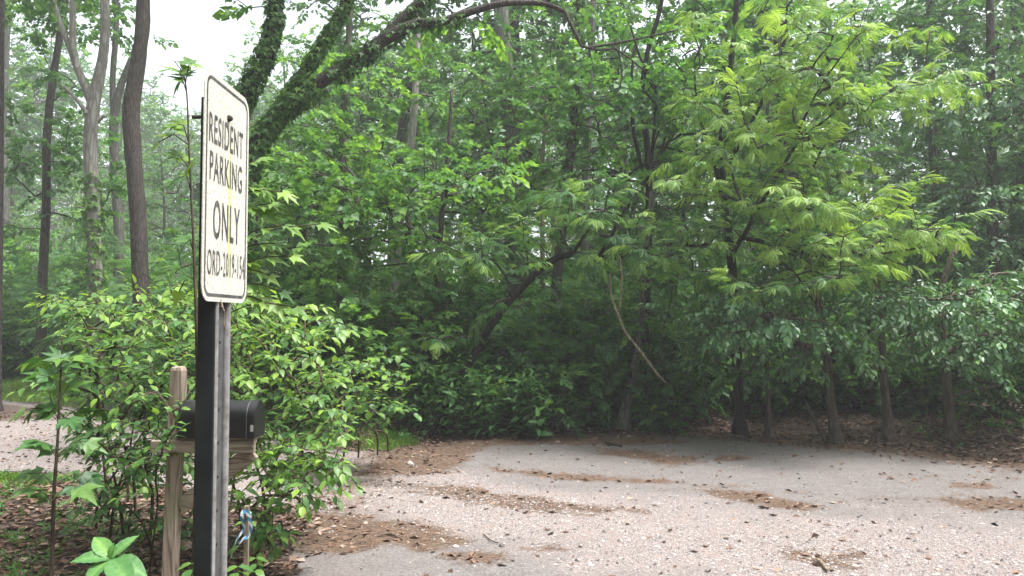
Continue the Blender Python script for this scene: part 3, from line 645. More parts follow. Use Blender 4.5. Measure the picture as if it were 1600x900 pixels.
for z in (2.107,):
    mb = MB(); tube(mb, [(XS - .075, 1.725, z), (XS - .04, 1.725, z)], .0045, 8); tube(mb, [(XS - .046, 1.725, z), (XS - .040, 1.725, z)], .009, 6); mb.build('bolt', plain('rusty_bolt', (.07, .06, .055), .6, .4), sign)
for z, nm in ((2.108, 'bolt_head'),):
    mb = MB(); tube(mb, [(XS, 1.742, z), (XS + .004, 1.742, z)], .008, 10); tube(mb, [(XS + .004, 1.742, z), (XS + .008, 1.742, z)], .006, 6); mb.build(nm, bpy.data.materials['rusty_bolt'], sign)
# dried tendril caught at the bottom corner of the sign
a = [P(343, 468, 1.70), P(346, 480, 1.69), P(349, 490, 1.69), P(347, 500, 1.69), P(350, 515, 1.69)]; pp, rr = resample(np.array(a) + [[.006, -.008, 0]] * 5, [.0015] * 5, .01)
mb = MB(); tube(mb, pp, rr, 5, .5); tube(mb, [P(345, 478, 1.685), P(351, 486, 1.68), P(349, 495, 1.685)], .001, 4); tag(mb.build('dried_tendril', BARK['dead']), 'dry brown tendril caught under the lower corner of the sign', 'twig')

# ------------------------------------------------------------------ mailbox on its wooden post
def wood_mat(name, axis):
    m, t, out = newmat(name); tc = N(t, 'ShaderNodeTexCoord'); mp = N(t, 'ShaderNodeMapping'); s = [6, 6, 6]; s[axis] = .55; mp.inputs['Scale'].default_value = s; t.links.new(tc.outputs['Object'], mp.inputs[0])
    n0 = N(t, 'ShaderNodeTexNoise', i_Scale=1.4, i_Detail=2.0); t.links.new(mp.outputs[0], n0.inputs['Vector'])
    wv = math_n(t, 'FRACT', math_n(t, 'MULTIPLY', n0.outputs[0], 13.0)); fi = N(t, 'ShaderNodeTexNoise', i_Scale=14.0, i_Detail=5.0); t.links.new(mp.outputs[0], fi.inputs['Vector'])
    g = ramp(t, wv, [(0, (.13, .095, .07)), (.25, (.28, .225, .18)), (.8, (.36, .30, .25)), (1, (.16, .12, .09))]).outputs[0]
    c = mixc(t, .55, g, ramp(t, fi.outputs[0], [(.3, (.6, .58, .55)), (.7, (1.15, 1.15, 1.15))]).outputs[0], 'MULTIPLY')
    gr = N(t, 'ShaderNodeTexNoise', i_Scale=5.0, i_Detail=4.0); t.links.new(tc.outputs['Object'], gr.inputs['Vector'])
    c = mixc(t, ramp(t, gr.outputs[0], [(.52, (0, 0, 0)), (.7, (.7, .7, .7))]).outputs[0], c, (.15, .16, .085))
    p = N(t, 'ShaderNodeBsdfPrincipled', i_Roughness=.85); p.inputs['Specular IOR Level'].default_value = .25; t.links.new(c, p.inputs['Base Color'])
    b = N(t, 'ShaderNodeBump', i_Strength=.2, i_Distance=.0015); t.links.new(wv, b.inputs['Height']); t.links.new(b.outputs[0], p.inputs['Normal']); t.links.new(p.outputs[0], out.inputs[0]); return m
WZ, WX = wood_mat('weathered_timber_upright', 2), wood_mat('weathered_timber_rail', 0)
YM = 4.30; mail = thing('mailbox', 'black mailbox on weathered wooden post with crossarm, half hidden by the shrub', 'mailbox', (-1.86, YM, 0))
def loft(mb, secs):
    k = len(secs[0]); v = np.vstack(secs); n = len(secs); i = np.arange(n - 1)[:, None] * k; j = np.arange(k)[None]; j2 = (j + 1) % k
    q = np.stack([i + j, i + j2, i + k + j2, i + k + j], -1).reshape(-1, 4); mb.add(v, quads=q); c = secs[-1].mean(0); mb.add(np.vstack([secs[-1], c]), tris=[(a, (a + 1) % k, k) for a in range(k)])
def sq(cx, cy, z, w, ch=.006):
    h = w / 2; o = [(-h, -h + ch), (-h + ch, -h), (h - ch, -h), (h, -h + ch), (h, h - ch), (h - ch, h), (-h + ch, h), (-h, h - ch)]; return np.array([(cx + a, cy + b, z) for a, b in o])
mb = MB(); xt, xbm = -1.845, -1.878
zz = [-.1, 0, .3, .6, .9, 1.2, 1.345, 1.372, 1.388, 1.394]; ww = [.072] * 7 + [.070, .060, .042]
loft(mb, [sq(xbm + (xt - xbm) * min(1, z / 1.39), YM, z, w_) for z, w_ in zip(zz, ww)]); mb.build('post', WZ, mail)
za0, za1 = .925, .998; x0a, x1a = -1.965, -1.40
mb = MB(); box(mb, ((x0a + x1a) / 2, YM - .051, (za0 + za1) / 2), (x1a - x0a, .030, za1 - za0 - .006), bev=.004); mb.build('crossarm', WX, mail)
d = nrm(np.array([.385, 0, .295])); Mb = np.array([[d[0], 0, -d[2]], [0, 1, 0], [d[2], 0, d[0]]]); mb = MB(); box(mb, (-1.625, YM, .775), (.50, .036, .088), Mb, .004); mb.build('brace', WX, mail)
mb = MB(); box(mb, (-1.60, YM, 1.003), (.40, .12, .014), bev=.003); mb.build('mounting_board', WX, mail)
BLACK = plain('black_enamel', (.008, .008, .010), .32, noise=(.013, .013, .013), ns=14, spec=.4, bump=.03); BLACK2 = plain('black_enamel_edge', (.015, .015, .016), .4, spec=.35)
def dome(x, w, h, z0, k=26):
    r = w / 2; zs = h - r; o = [(-r, 0), (-r, zs * .5)] + [(-r * math.cos(math.pi * i / k), zs + r * math.sin(math.pi * i / k)) for i in range(k + 1)] + [(r, zs * .5), (r, 0)]
    return np.array([(x, YM + a, z0 + b) for a, b in o])
xl, xr = P(287, 655, YM)[0], P(404, 655, YM)[0]
bx = thing('mailbox_body', '', '', (0, 0, 0)); bpy.data.objects.remove(bx)
mb = MB(); loft(mb, [dome(xl, .165, .19, 1.014), dome(xl + .004, .172, .196, 1.012), dome(xr - .02, .172, .196, 1.012)]); hb = mb.build('box_shell', BLACK, mail, smooth=False)
mb = MB(); c0 = dome(xl, .165, .19, 1.014); mb.add(np.vstack([c0, c0.mean(0)]), tris=[(a, (a + 1) % len(c0), len(c0)) for a in range(len(c0))]); mb.build('back_plate', BLACK, mail)
mb = MB(); loft(mb, [dome(xr - .022, .182, .203, 1.008), dome(xr + .004, .182, .203, 1.008), dome(xr + .010, .165, .19, 1.014)]); dr_ = mb.build('door', BLACK2, mail)
mb = MB(); box(mb, (xr - .006, YM - .0925, 1.065), (.016, .002, .035), bev=0); s_ = mb.build('sticker', plain('grey_sticker', (.35, .34, .33)), None); s_.parent = dr_; s_.matrix_parent_inverse = Matrix.Identity(4)
for dx in (-.03, -.036): 
    mb = MB(); loft(mb, [dome(xr + dx, .1735, .1968, 1.0115), dome(xr + dx - .003, .1735, .1968, 1.0115)]); 
mb.build('seam', plain('worn_edge', (.22, .22, .23), .4, .5), mail)
mb = MB(); tube(mb, [(x1a - .02, YM - .071, .965), (x1a - .02, YM - .0645, .965)], .006, 6); mb.build('screw', PALE_STEEL, mail)

# ------------------------------------------------------------------ survey stake with flagging tape
st = thing('survey_stake', 'thin wooden stake tied with blue and white striped tape, beside the sign post', 'stake', (P(385, 850, 4.15)[0], 4.15, 0))
xs_ = P(385, 850, 4.15)[0]; zt = P(385, 790, 4.15)[2]
mb = MB(); box(mb, (xs_, 4.15, zt / 2), (.024, .024, zt), bev=.002); mb.build('stake', BARK['dead'], st)
def tape_mat():
    m, t, out = newmat('striped_tape'); at = N(t, 'ShaderNodeAttribute', attribute_name='tint'); c = ramp(t, math_n(t, 'FRACT', at.outputs['Fac']), [(0, (.04, .20, .36)), (.52, (.04, .20, .36)), (.56, (.55, .57, .57)), (1, (.55, .57, .57))]).outputs[0]
    p = N(t, 'ShaderNodeBsdfPrincipled', i_Roughness=.35); t.links.new(c, p.inputs['Base Color']); t.links.new(p.outputs[0], out.inputs[0]); return m
def ribbon(mb, pts, w, tw0=0., tw1=1.2, rate=22, slant=.5):
    pts, _ = resample(pts, [1] * len(pts), .008); T = nrm(np.gradient(pts, axis=0)); n = len(pts); L = np.arange(n) * .008
    a = tw0 + (tw1 - tw0) * np.arange(n) / n; side = nrm(np.cross(T, np.array([0, -1., .2]))); up = np.cross(T, side); s = side * np.cos(a)[:, None] + up * np.sin(a)[:, None]
    v = np.stack([pts - s * w / 2, pts, pts + s * w / 2], 1).reshape(-1, 3); tt = np.stack([L * rate, L * rate + slant * .5, L * rate + slant], 1).ravel(); i = np.arange(n - 1)[:, None] * 3 + np.arange(2)[None]
    i = i.ravel(); mb.add(v, quads=np.stack([i, i + 1, i + 4, i + 3], -1), tint=tt)
Y2 = 4.13; TM = tape_mat(); mb = MB()
ribbon(mb, [P(382, 797, Y2), P(378, 806, Y2 - .01), P(381, 826, Y2 - .015), P(373, 838, Y2 - .02), P(366, 852, Y2 - .02), P(361, 872, Y2 - .01)], .024, .2, 1.5)
ribbon(mb, [P(386, 798, Y2 - .015), P(390, 812, Y2 - .015), P(392, 826, Y2 - .02), P(388, 838, Y2 - .02), P(380, 842, Y2 - .02), P(373, 850, Y2 - .02)], .020, -.2, 1.0)
k = np.linspace(0, 4 * np.pi, 26); loop = np.c_[xs_ + .019 * np.cos(k), 4.15 + .019 * np.sin(k), zt - .045 + .012 * np.sin(k * .7)]; ribbon(mb, loop, .012, 1.3, 1.4)
mb.build('tape', TM, st)

# ------------------------------------------------------------------ near leafy plants: leaves are objects of their own
LEAFMESH = {}
def leafmesh(kind, tint, k=0):
    key = (kind, round(tint, 1), k)
    if key not in LEAFMESH:
        mb = MB()
        if kind == 'oval': v, f = leaf_oval(1, [.50, .44, .56][k % 3], droop=[.15, .35, .25][k % 3], fold=.12)
        elif kind == 'round': v, f = leaf_oval(1, .72, droop=.2, fold=.1)
        elif kind == 'ovate': v, f = leaf_oval(1, .5, droop=.4, fold=.08)
        else: v, f = leaf_lobed(1, 5 if k % 2 else 3, [.5, .42][k % 2], .25)
        mb.add(v, tris=f, tint=round(tint, 1)); LEAFMESH[key] = mb.mesh('leaf', LEAF['shrub'] if kind != 'broad' else LEAF['broad'], smooth=True)
    return LEAFMESH[key]
def put_leaf(parent, kind, p, d, nor, size, tint, k=0, mat=None):
    d = nrm(d); nor = nrm(nor - d * np.dot(nor, d)); y = np.cross(nor, d); me = leafmesh(kind, float(np.clip(tint, 0, 1)), k)
    o = bpy.data.objects.new('leaf', me); COL.objects.link(o); o.parent = parent; o.matrix_parent_inverse = Matrix.Translation(-parent.location)
    M = Matrix(((d[0] * size, y[0] * size, nor[0] * size, p[0]), (d[1] * size, y[1] * size, nor[1] * size, p[1]), (d[2] * size, y[2] * size, nor[2] * size, p[2]), (0, 0, 0, 1)))
    o.matrix_basis = M; return o
def bush(name, label, cat, bases, tips, leafkind='oval', size=.085, nobj=290, gap=.037, bark='twig', group=None, start=.25, tint=.0, side=True, rtip=.003, step=.12, arch=.22, tipb=.24, maxr=.014, cover=.0, twigs=.12, topy=None):
    """woody shrub: stems, twigs and single leaves; the nearest leaves are separate parts, the rest one foliage mesh"""
    root = thing(name, label, cat, (bases[0][0], bases[0][1], 0), group)
    nodes = []
    mb = MB(); top = np.mean(tips, 0)
    for b in bases:
        b = np.array([b[0], b[1], gz(b[0], b[1]) - .02]) if len(b) == 2 else np.array(b, float); e = b + (top - b) * rng.uniform(.45, .6) + rng.normal(0, .12, 3) * [1, .6, .3]; mid = (b + e) / 2 + rng.normal(0, .05, 3); mid[:2] = b[:2] * .6 + mid[:2] * .4
        p, r = resample([b, mid, e], [maxr * rng.uniform(.7, 1), maxr * .75, maxr * .5], .08); tube(mb, p, r, 6, .15, seed=3); nodes.append(p[len(p) // 4:])
    nodes = np.vstack(nodes); ch = grow(nodes, tips, step=step, arch=arch, rtip=rtip, maxr=maxr * .7, pen=1.2)
    L = []
    def leaves(pts, l0, sz, tb):
        seg = np.linalg.norm(np.diff(pts, axis=0), axis=1); cum = np.r_[0, np.cumsum(seg)]; tot = cum[-1]; s = 1; l = tot * l0
        while l < tot:
            i = min(len(seg) - 1, max(0, np.searchsorted(cum, l) - 1)); T = nrm(pts[i + 1] - pts[i]); p = pts[i] + (pts[i + 1] - pts[i]) * ((l - cum[i]) / max(seg[i], 1e-6)); u = l / tot
            s = -s; a = s * R(rng.normal(58 - 22 * u, 12)); h = np.array([T[0], T[1], T[2] * .5]); d = np.array([h[0] * math.cos(a) - h[1] * math.sin(a), h[0] * math.sin(a) + h[1] * math.cos(a), h[2] - rng.normal(.22, .2)])
            L.append((p, d, np.array([rng.normal(0, .28), rng.normal(-.12, .28), 1]), sz * rng.choice((.5, .8, 1., 1.)) * rng.uniform(.75, 1.2) * (1 - .25 * u), tb + tipb * u * u)); l += gap * rng.uniform(.8, 1.25)
        L.append((pts[-1], pts[-1] - pts[-2], np.array([0, -.1, 1.]), sz * .8, tb + tipb + .1))
    for pts, rad in ch:
        tube(mb, pts, rad, 5); tb = tint + rng.normal(.42, .07) + .12 * (pts[-1][2] > top[2]); leaves(pts, start, size, tb)
        if side:
            seg = np.linalg.norm(np.diff(pts, axis=0), axis=1); tot = seg.sum(); m = int(tot / twigs); s = 1
            for j in range(m):
                u = .25 + .7 * (j + rng.random()) / max(m, 1); i = min(len(pts) - 2, int(u * (len(pts) - 1))); T = nrm(pts[i + 1] - pts[i]); s = -s; a = s * R(rng.normal(50, 12)); ln = rng.uniform(.14, .30)
                d = nrm(np.array([T[0] * math.cos(a) - T[1] * math.sin(a), T[0] * math.sin(a) + T[1] * math.cos(a), T[2] * .4 + rng.normal(0, .2)])); q = pts[i] + d * np.linspace(0, ln, 4)[:, None] + np.array([0, 0, -1]) * (np.linspace(0, 1, 4) ** 2 * ln * .25)[:, None]
                tube(mb, q, .0022, 3); leaves(q, .15, size * .95, tb)
    mb.build('stems', BARK[bark], root, smooth=True)
    C = np.array([l[0] for l in L]); key = np.linalg.norm(C - np.array([0, 0, CAMZ]), axis=1) + rng.normal(0, .1, len(C)); vis = np.abs(C[:, 0] / C[:, 1]) < .67
    order = np.argsort(key + 10 * ~vis); near = set(order[:nobj].tolist()); fm = MB()
    for i, (p, d, nor, s, tb) in enumerate(L):
        tb = tb + rng.normal(0, .07); k = int(rng.integers(3))
        if i in near: put_leaf(root, leafkind, p, d, nor, s, tb, k)
        else:
            me = leafmesh(leafkind, float(np.clip(tb, 0, 1)), k); key_ = id(me)
            if key_ not in TV: 
                co = np.zeros(len(me.vertices) * 3, np.float32); me.vertices.foreach_get('co', co); TV[key_] = (co.reshape(-1, 3), np.array([list(q.vertices) for q in me.polygons]))
            v, f = TV[key_]; d = nrm(d); nor = nrm(nor - d * np.dot(nor, d)); M = np.stack([d, np.cross(nor, d), nor], -1) * s; fm.add(v @ M.T + p, tris=f, tint=tb)
    if fm.n: fm.build('foliage', LEAF['shrub'], root, kind='stuff')
    return root, len(L)
TV = {}
def tipsin(poly, n, Y0, Y1): return in_poly(poly, n, Y0, Y1)
# the big shrub, left of the mailbox post
bush('shrub', 'large bright leafy shrub spreading left of the mailbox post', 'shrub', [G(150, 830), G(172, 845), G(195, 850), G(235, 842), G(212, 820)],
     tipsin([(95, 470), (150, 455), (220, 455), (300, 480), (312, 560), (300, 640), (290, 720), (240, 745), (180, 740), (110, 690), (60, 610), (55, 560), (90, 540)], 330, 4.7, 6.0), size=.092, tint=.06)
bush('shrub', 'bright leafy shrub rising behind the black mailbox, right of the sign post', 'shrub', [G(330, 850), G(380, 835), G(420, 832), G(300, 845)],
     tipsin([(300, 470), (360, 440), (440, 470), (500, 520), (535, 600), (545, 680), (500, 740), (430, 745), (360, 720), (330, 640), (310, 560)], 290, 4.6, 6.0), size=.09, tint=.07)
bush('shrub', 'low drooping leafy shrub over the litter right of the striped stake', 'shrub', [G(400, 866), G(420, 858), G(440, 850)],
     tipsin([(370, 690), (450, 680), (540, 700), (555, 745), (510, 790), (480, 815), (440, 860), (395, 870), (370, 800)], 80, 4.4, 5.1), size=.095, arch=.4)
bush('shrub', 'rounder leaved bush at the driveway mouth with bare forked twigs poking out', 'shrub', [G(590, 712), G(606, 706), G(560, 716), G(535, 722)],
     tipsin([(470, 600), (500, 555), (560, 545), (612, 545), (640, 600), (625, 650), (590, 672), (520, 690), (470, 680)], 130, 7.6, 8.9), leafkind='round', size=.115, gap=.07, arch=.15, tint=.05)
bush('shrub', 'leafy sprigs hanging in front of the crossarm and back end of the mailbox', 'shrub', [G(232, 900), G(246, 890)],
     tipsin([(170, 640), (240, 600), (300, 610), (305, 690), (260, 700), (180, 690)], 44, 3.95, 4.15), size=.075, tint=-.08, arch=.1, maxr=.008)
bush('shrub', 'low shrub tinted dark for the shade at the foot of the large bright shrub', 'shrub', [G(200, 842), G(262, 838), G(300, 846)],
     tipsin([(120, 700), (310, 690), (360, 760), (350, 830), (240, 840), (130, 800)], 95, 4.9, 5.6), size=.085, tint=-.15, arch=.1, maxr=.009)  # leaf tint lowered to put shade into this filler shrub
# long arching sprays at the top of the shrubs
bush('arching_shrub', 'shrub with long arching sprays of pale leaves behind the sign post', 'shrub', [G(360, 790), G(330, 792)],
     np.vstack([tipsin([(400, 445), (480, 450), (560, 505), (540, 530), (450, 520), (400, 500)], 14, 5.6, 6.4), tipsin([(330, 440), (420, 450), (420, 540), (340, 540)], 14, 5.6, 6.4)]), size=.11, tint=.1, start=.5)
bush('arching_shrub', 'shrub whose yellow tipped sprays reach out over the grass at far left', 'shrub', [G(170, 800), G(200, 795)],
     np.vstack([tipsin([(55, 452), (130, 462), (150, 500), (70, 470)], 10, 5.6, 6.2), tipsin([(200, 430), (300, 440), (300, 500), (200, 490)], 14, 5.6, 6.2)]), size=.105, tint=.14, start=.5)
# slender sapling with lobed leaves, far left
if 0: bush('sapling', 'slender dark stemmed sapling with big lobed leaves at far left', 'sapling', [G(84, 905)],
     np.array([P(95, 560, 4.5), P(60, 585, 4.4), P(50, 560, 4.7), P(120, 600, 4.6), P(75, 640, 4.5), P(135, 690, 4.5), P(60, 690, 4.4), P(95, 745, 4.5), P(50, 765, 4.4), P(140, 745, 4.6), P(92, 520, 4.6), P(150, 640, 4.8)]), leafkind='lobed', size=.16, gap=.085, tint=-.05, side=False, maxr=.013, arch=.1, tipb=.12)
_T = [(95, 560, 4.5), (60, 585, 4.4), (50, 560, 4.7), (120, 600, 4.6), (75, 640, 4.5), (135, 690, 4.5), (60, 690, 4.4), (130, 560, 4.6), (50, 765, 4.4), (140, 745, 4.6), (92, 520, 4.6), (150, 640, 4.8), (40, 640, 4.5), (110, 655, 4.3), (45, 740, 4.5), (125, 760, 4.4)]
# creeper / lobed vine sapling behind the sign
def wand(name, label, cat, pts, rad, twigs, size, kind='lobed', tint=.5, rnd=.12):
    root = thing(name, label, cat, (pts[0][0], pts[0][1], 0)); p, r = resample(pts, rad, .05); mb = MB(); tube(mb, p, r, 6)
    for base, tip in twigs:
        i = int(np.argmin(np.linalg.norm(p - base, axis=1))); q = np.array([p[i], (p[i] + tip) / 2 + [0, 0, .04], tip]); q, _ = resample(q, [1] * 3, .04); tube(mb, q, .0025, 4)
        for u in (.55, .8, 1.0):
            j = min(len(q) - 1, int(u * (len(q) - 1))); T = nrm(q[j] - q[j - 1]); sd = rng.choice((-1, 1)); d = T * .8 + np.array([sd * .35, rng.normal(0, .2), -.45]) if u < 1 else T + np.array([0, -.1, -.35])
            put_leaf(root, kind, q[j], d, np.array([rng.normal(0, .3), -.45, .9]), size * rng.uniform(.7, 1.15), tint + rng.normal(.12, .12), int(rng.integers(3)))
    mb.build('stem', BARK['twig'], root, smooth=True); return root
Yv = 3.3
def _late_sapling():
    St = [P(80, 905, 4.5), P(84, 780, 4.5), P(90, 690, 4.5), P(94, 600, 4.5), P(98, 535, 4.55)]; St[0][2] = 0
    wand('sapling', 'slender dark stemmed sapling with big lobed leaves at far left', 'sapling', St, [.012, .010, .008, .006, .003], [(P(px - (px - 90) * .6, py + 25, 4.5), P(px, py, Y_)) for px, py, Y_ in _T], .15, tint=.38)
wand('sapling', 'tall thin sapling with large lobed leaves rising just left of the sign', 'sapling', [np.r_[G(300, 960), 0], P(308, 640, 3.4), P(304, 420, Yv), P(296, 250, Yv), P(290, 130, Yv), P(272, 95, Yv)], [.009, .008, .006, .004, .003, .002],
     [(P(290, 150, Yv), P(285, 122, Yv)), (P(292, 150, Yv), P(268, 108, Yv)), (P(290, 130, Yv), P(300, 100, Yv)), (P(296, 235, Yv), P(248, 222, Yv)), (P(296, 215, Yv), P(278, 194, Yv)), (P(298, 260, Yv), P(262, 248, Yv)), (P(300, 300, Yv), P(284, 275, Yv)), (P(302, 400, Yv), P(290, 380, Yv)), (P(303, 440, Yv), P(280, 455, Yv))], .085, tint=.62)
Yw = 3.5
wand('sapling', 'sapling with star shaped yellow green leaves showing right of the sign', 'sapling', [np.r_[G(338, 930), 0], P(338, 620, 3.6), P(345, 480, Yw), P(352, 360, Yw), P(360, 270, Yw)], [.010, .008, .007, .005, .003],
     [(P(380, 300, Yw), P(405, 248, Yw)), (P(380, 320, Yw), P(440, 300, Yw)), (P(380, 350, Yw), P(412, 330, Yw)), (P(380, 360, Yw), P(424, 318, Yw)), (P(380, 390, Yw), P(500, 350, Yw)), (P(380, 400, Yw), P(445, 352, Yw)), (P(380, 410, Yw), P(430, 380, Yw)), (P(380, 430, Yw), P(455, 400, Yw)), (P(380, 440, Yw), P(420, 430, Yw)), (P(380, 460, Yw), P(440, 455, Yw)), (P(380, 480, Yw), P(410, 470, Yw)), (P(380, 380, Yw), P(398, 410, Yw)), (P(380, 330, Yw), P(392, 290, Yw)), (P(380, 500, Yw), P(460, 480, Yw))], .095, tint=.66)
_late_sapling()
# young broad-leaved plant at the bottom left
bp = thing('broadleaf_plant', 'young plant with a rosette of big smooth pale green leaves, bottom left', 'plant', (P(170, 930, 3.05)[0], 3.05, 0))
c = P(172, 874, 3.05); mb = MB(); tube(mb, [np.array([c[0], 3.05, 0]), c * [1, 1, .5] + [.01, 0, 0], c], [.007, .006, .004], 6); mb.build('stem', LEAF['broad'], bp, smooth=True)
def broadleaf(L, W, droop):
    mb = MB(); xs2 = np.linspace(0, 1, 25); w_ = np.interp(xs2, np.linspace(0, 1, 9), [0, .24, .40, .49, .50, .45, .34, .18, 0]) * W; v = []
    for x, wd in zip(xs2, w_):
        z = -droop * x * x * L + .10 * x * L
        for s, k in ((-1, .085), (-.5, .055), (0, 0), (.5, .055), (1, .085)): v.append([x * L, s * wd, z + k * L * (wd / max(W * .5, 1e-6)) * .8 + .010 * math.sin(x * 12 * math.pi) * abs(s)])
    i = (np.arange(24)[:, None] * 5 + np.arange(4)[None]).ravel(); mb.add(v, quads=np.stack([i, i + 5, i + 6, i + 1], -1), tint=np.array([(.38, .52 if q % 2 else .40, .78, .52 if q % 2 else .40, .38) for q in range(len(xs2))]).ravel()); return mb.mesh('leaf', LEAF['broad'], smooth=True)
BLM = [broadleaf(1, .44, .25), broadleaf(1, .50, .35)]
for tx, ty, dY, sz_ in ((112, 868, -.05, .17), (146, 832, .05, .15), (200, 846, .04, .16), (228, 890, -.05, .19), (132, 905, -.10, .16), (185, 905, -.08, .10), (205, 915, -.14, .15), (150, 876, -.03, .06), (176, 848, .0, .07)):
    tip = P(tx, ty, 3.05 + dY); d = tip - c; s = np.linalg.norm(d); d = d / s; s = max(s, sz_ * .8); nor = np.array([0, -.45, .9]); nor = nrm(nor - d * np.dot(nor, d)); y = np.cross(nor, d)
    o = bpy.data.objects.new('leaf', BLM[int(rng.integers(2))]); COL.objects.link(o); o.parent = bp; o.matrix_parent_inverse = Matrix.Translation(-bp.location)
    o.matrix_basis = Matrix(((d[0] * s, y[0] * s, nor[0] * s, c[0]), (d[1] * s, y[1] * s, nor[1] * s, c[1]), (d[2] * s, y[2] * s, nor[2] * s, c[2]), (0, 0, 0, 1)))
# little seedlings around the foot of the mailbox and the stake
for px, py, Y, lab in ((300, 880, 3.9, 'small green seedling between the mailbox post and the sign post'), (372, 885, 3.9, 'small seedling at the foot of the striped stake'), (400, 872, 4.2, 'seedling with notched leaves just right of the stake')):
    g = P(px, py, Y); rt = thing('seedling', lab, 'seedling', (g[0], g[1], 0)); mb = MB(); tube(mb, [(g[0], g[1], 0), g], .003, 5); mb.build('stem', BARK['twig'], rt)
    for k in range(6):
        a = k * 1.05 + .3; put_leaf(rt, 'ovate', g - [0, 0, .03 * (k % 3)], np.array([math.cos(a), math.sin(a), -.1]), np.array([0, -.3, 1.]), rng.uniform(.07, .11), .55, k % 3)

# ------------------------------------------------------------------ weeds along the wood edge
i = 0
for px, py, h_, lab in ((665, 668, 55, 'low leafy weed at the left end of the wood edge'), (690, 672, 75, 'leafy weed with pale new leaves, second from the left along the wood edge'), (715, 674, 92, 'tallest bunch of leafy weeds left of the pavement end'), (742, 672, 80, 'broad clump of weeds in the middle of the wood edge row'), (768, 674, 62, 'small weed between two taller ones at the wood edge'), (795, 672, 85, 'upright big leaved weed at the wood edge'), (834, 676, 68, 'separate drooping big leaved weed at the right end of the row')):
    Y = 11.1; g = np.r_[G(px, py + 12), 0]; Y = g[1]; z0 = float(gz(g[0], g[1])); H = h_ / F * Y; rt = thing('weed', lab, 'weed', (g[0], g[1], z0), 'weeds along the edge of the wood'); st_ = MB(); cr = MB()
    for k in range(4):
        b = np.array([g[0] + rng.normal(0, .10), g[1] + rng.normal(0, .1), z0]); t_ = b + [rng.normal(0, .12), rng.normal(0, .1), H * rng.uniform(.75, 1.05)]; tube(st_, [b, (b + t_) / 2 + rng.normal(0, .02, 3), t_], .006, 4)
        for u in np.linspace(.15, 1, 5): place_sprays(cr, 'weed', (b + (t_ - b) * u * .8)[None], np.array([[rng.normal(0, .35), rng.normal(0, .35), 1.]]), rng.normal(0, 1, (1, 3)), np.array([1.6]), np.array([rng.normal(-.10, .08)]))
    st_.build('stem', BARK['twig'], rt); cr.build('leaves', LEAF['weed'], rt)
# ------------------------------------------------------------------ the ivy-clad tree arching over from the left
Y = 9.0
t0 = trunkpath([(352, 705), (354, 560), (360, 430), (378, 315), (402, 225), (440, 175), (500, 128), (560, 92), (600, 62), (650, 38), (690, 34), (740, 17), (790, 5), (850, 6), (882, 18)], Y, [40, 34, 31, 29, 28, 25, 23, 22, 21, 17, 14, 12, 10, 8, 6], .12)
t1 = trunkpath([(356, 470), (350, 330), (362, 210), (388, 140), (415, 85), (430, 30), (424, -30), (405, -110)], Y + .1, [26, 25, 25, 24, 23, 21, 19, 17], .12)
t2 = trunkpath([(428, 190), (452, 145), (480, 105), (512, 55), (535, 15), (560, -45), (580, -120)], Y + .05, [18, 17, 15, 15, 13, 12, 10], .12)
t3 = trunkpath([(600, 60), (640, 20), (675, -12), (720, -60)], Y + .05, [20, 17, 15, 11], .12)
t4 = trunkpath([(882, 18), (898, 50), (908, 72), (935, 78), (962, 76), (985, 92), (1008, 112)], Y, [6, 6, 5, 4, 4, 3, 2], .12)
t5 = trunkpath([(915, 75), (960, 68), (1010, 58), (1060, 46)], Y, [4, 4, 3, 2], .12)
t6 = trunkpath([(966, 78), (972, 120), (960, 150), (925, 168)], Y, [3, 3, 2, 2], .12)
t7 = trunkpath([(848, 4), (872, -8), (905, -20)], Y, [6, 5, 4], .12)
overhead = np.vstack([P(x, y, 9 + rng.uniform(-1.5, 1.5)) for x, y in zip(rng.uniform(330, 760, 60), rng.uniform(-520, -160, 60))] + [P(x, y, 9.2) for x, y in ((388, 12), (360, -5), (700, 30), (760, 40), (640, 60))])
g_ = make_tree('ivy_covered_tree', 'thick leaning tree with three ivy covered limbs arching over behind the sign', 'tree', [t0, t1, t2, t3, t4, t5, t6, t7], 'dark', 'maple', overhead, 'maple', sides=12, lump=.10, gkw=dict(arch=.1, step=.3), fkw=dict(gap=.2, scale=.9, start=.45))
mb = MB()
add_ivy(mb, t0[0][:int(len(t0[0]) * .62)], t0[1][:int(len(t0[1]) * .62)], 900, .065, .06, tint=.12); add_ivy(mb, t1[0], t1[1], 800, .062, .05, tint=.10); add_ivy(mb, t2[0], t2[1], 640, .06, .04, tint=.20)
add_ivy(mb, t0[0][int(len(t0[0]) * .62):int(len(t0[0]) * .72)], t0[1][int(len(t0[1]) * .62):int(len(t0[1]) * .72)], 380, .07, .05); add_ivy(mb, t0[0][int(len(t0[0]) * .7):int(len(t0[0]) * .85)], t0[1][int(len(t0[1]) * .7):int(len(t0[1]) * .85)], 120, .07, .03); add_ivy(mb, t3[0][:16], t3[1][:16], 110, .07, .03)
mb.build('ivy', LEAF['ivy'], g_, kind='stuff')

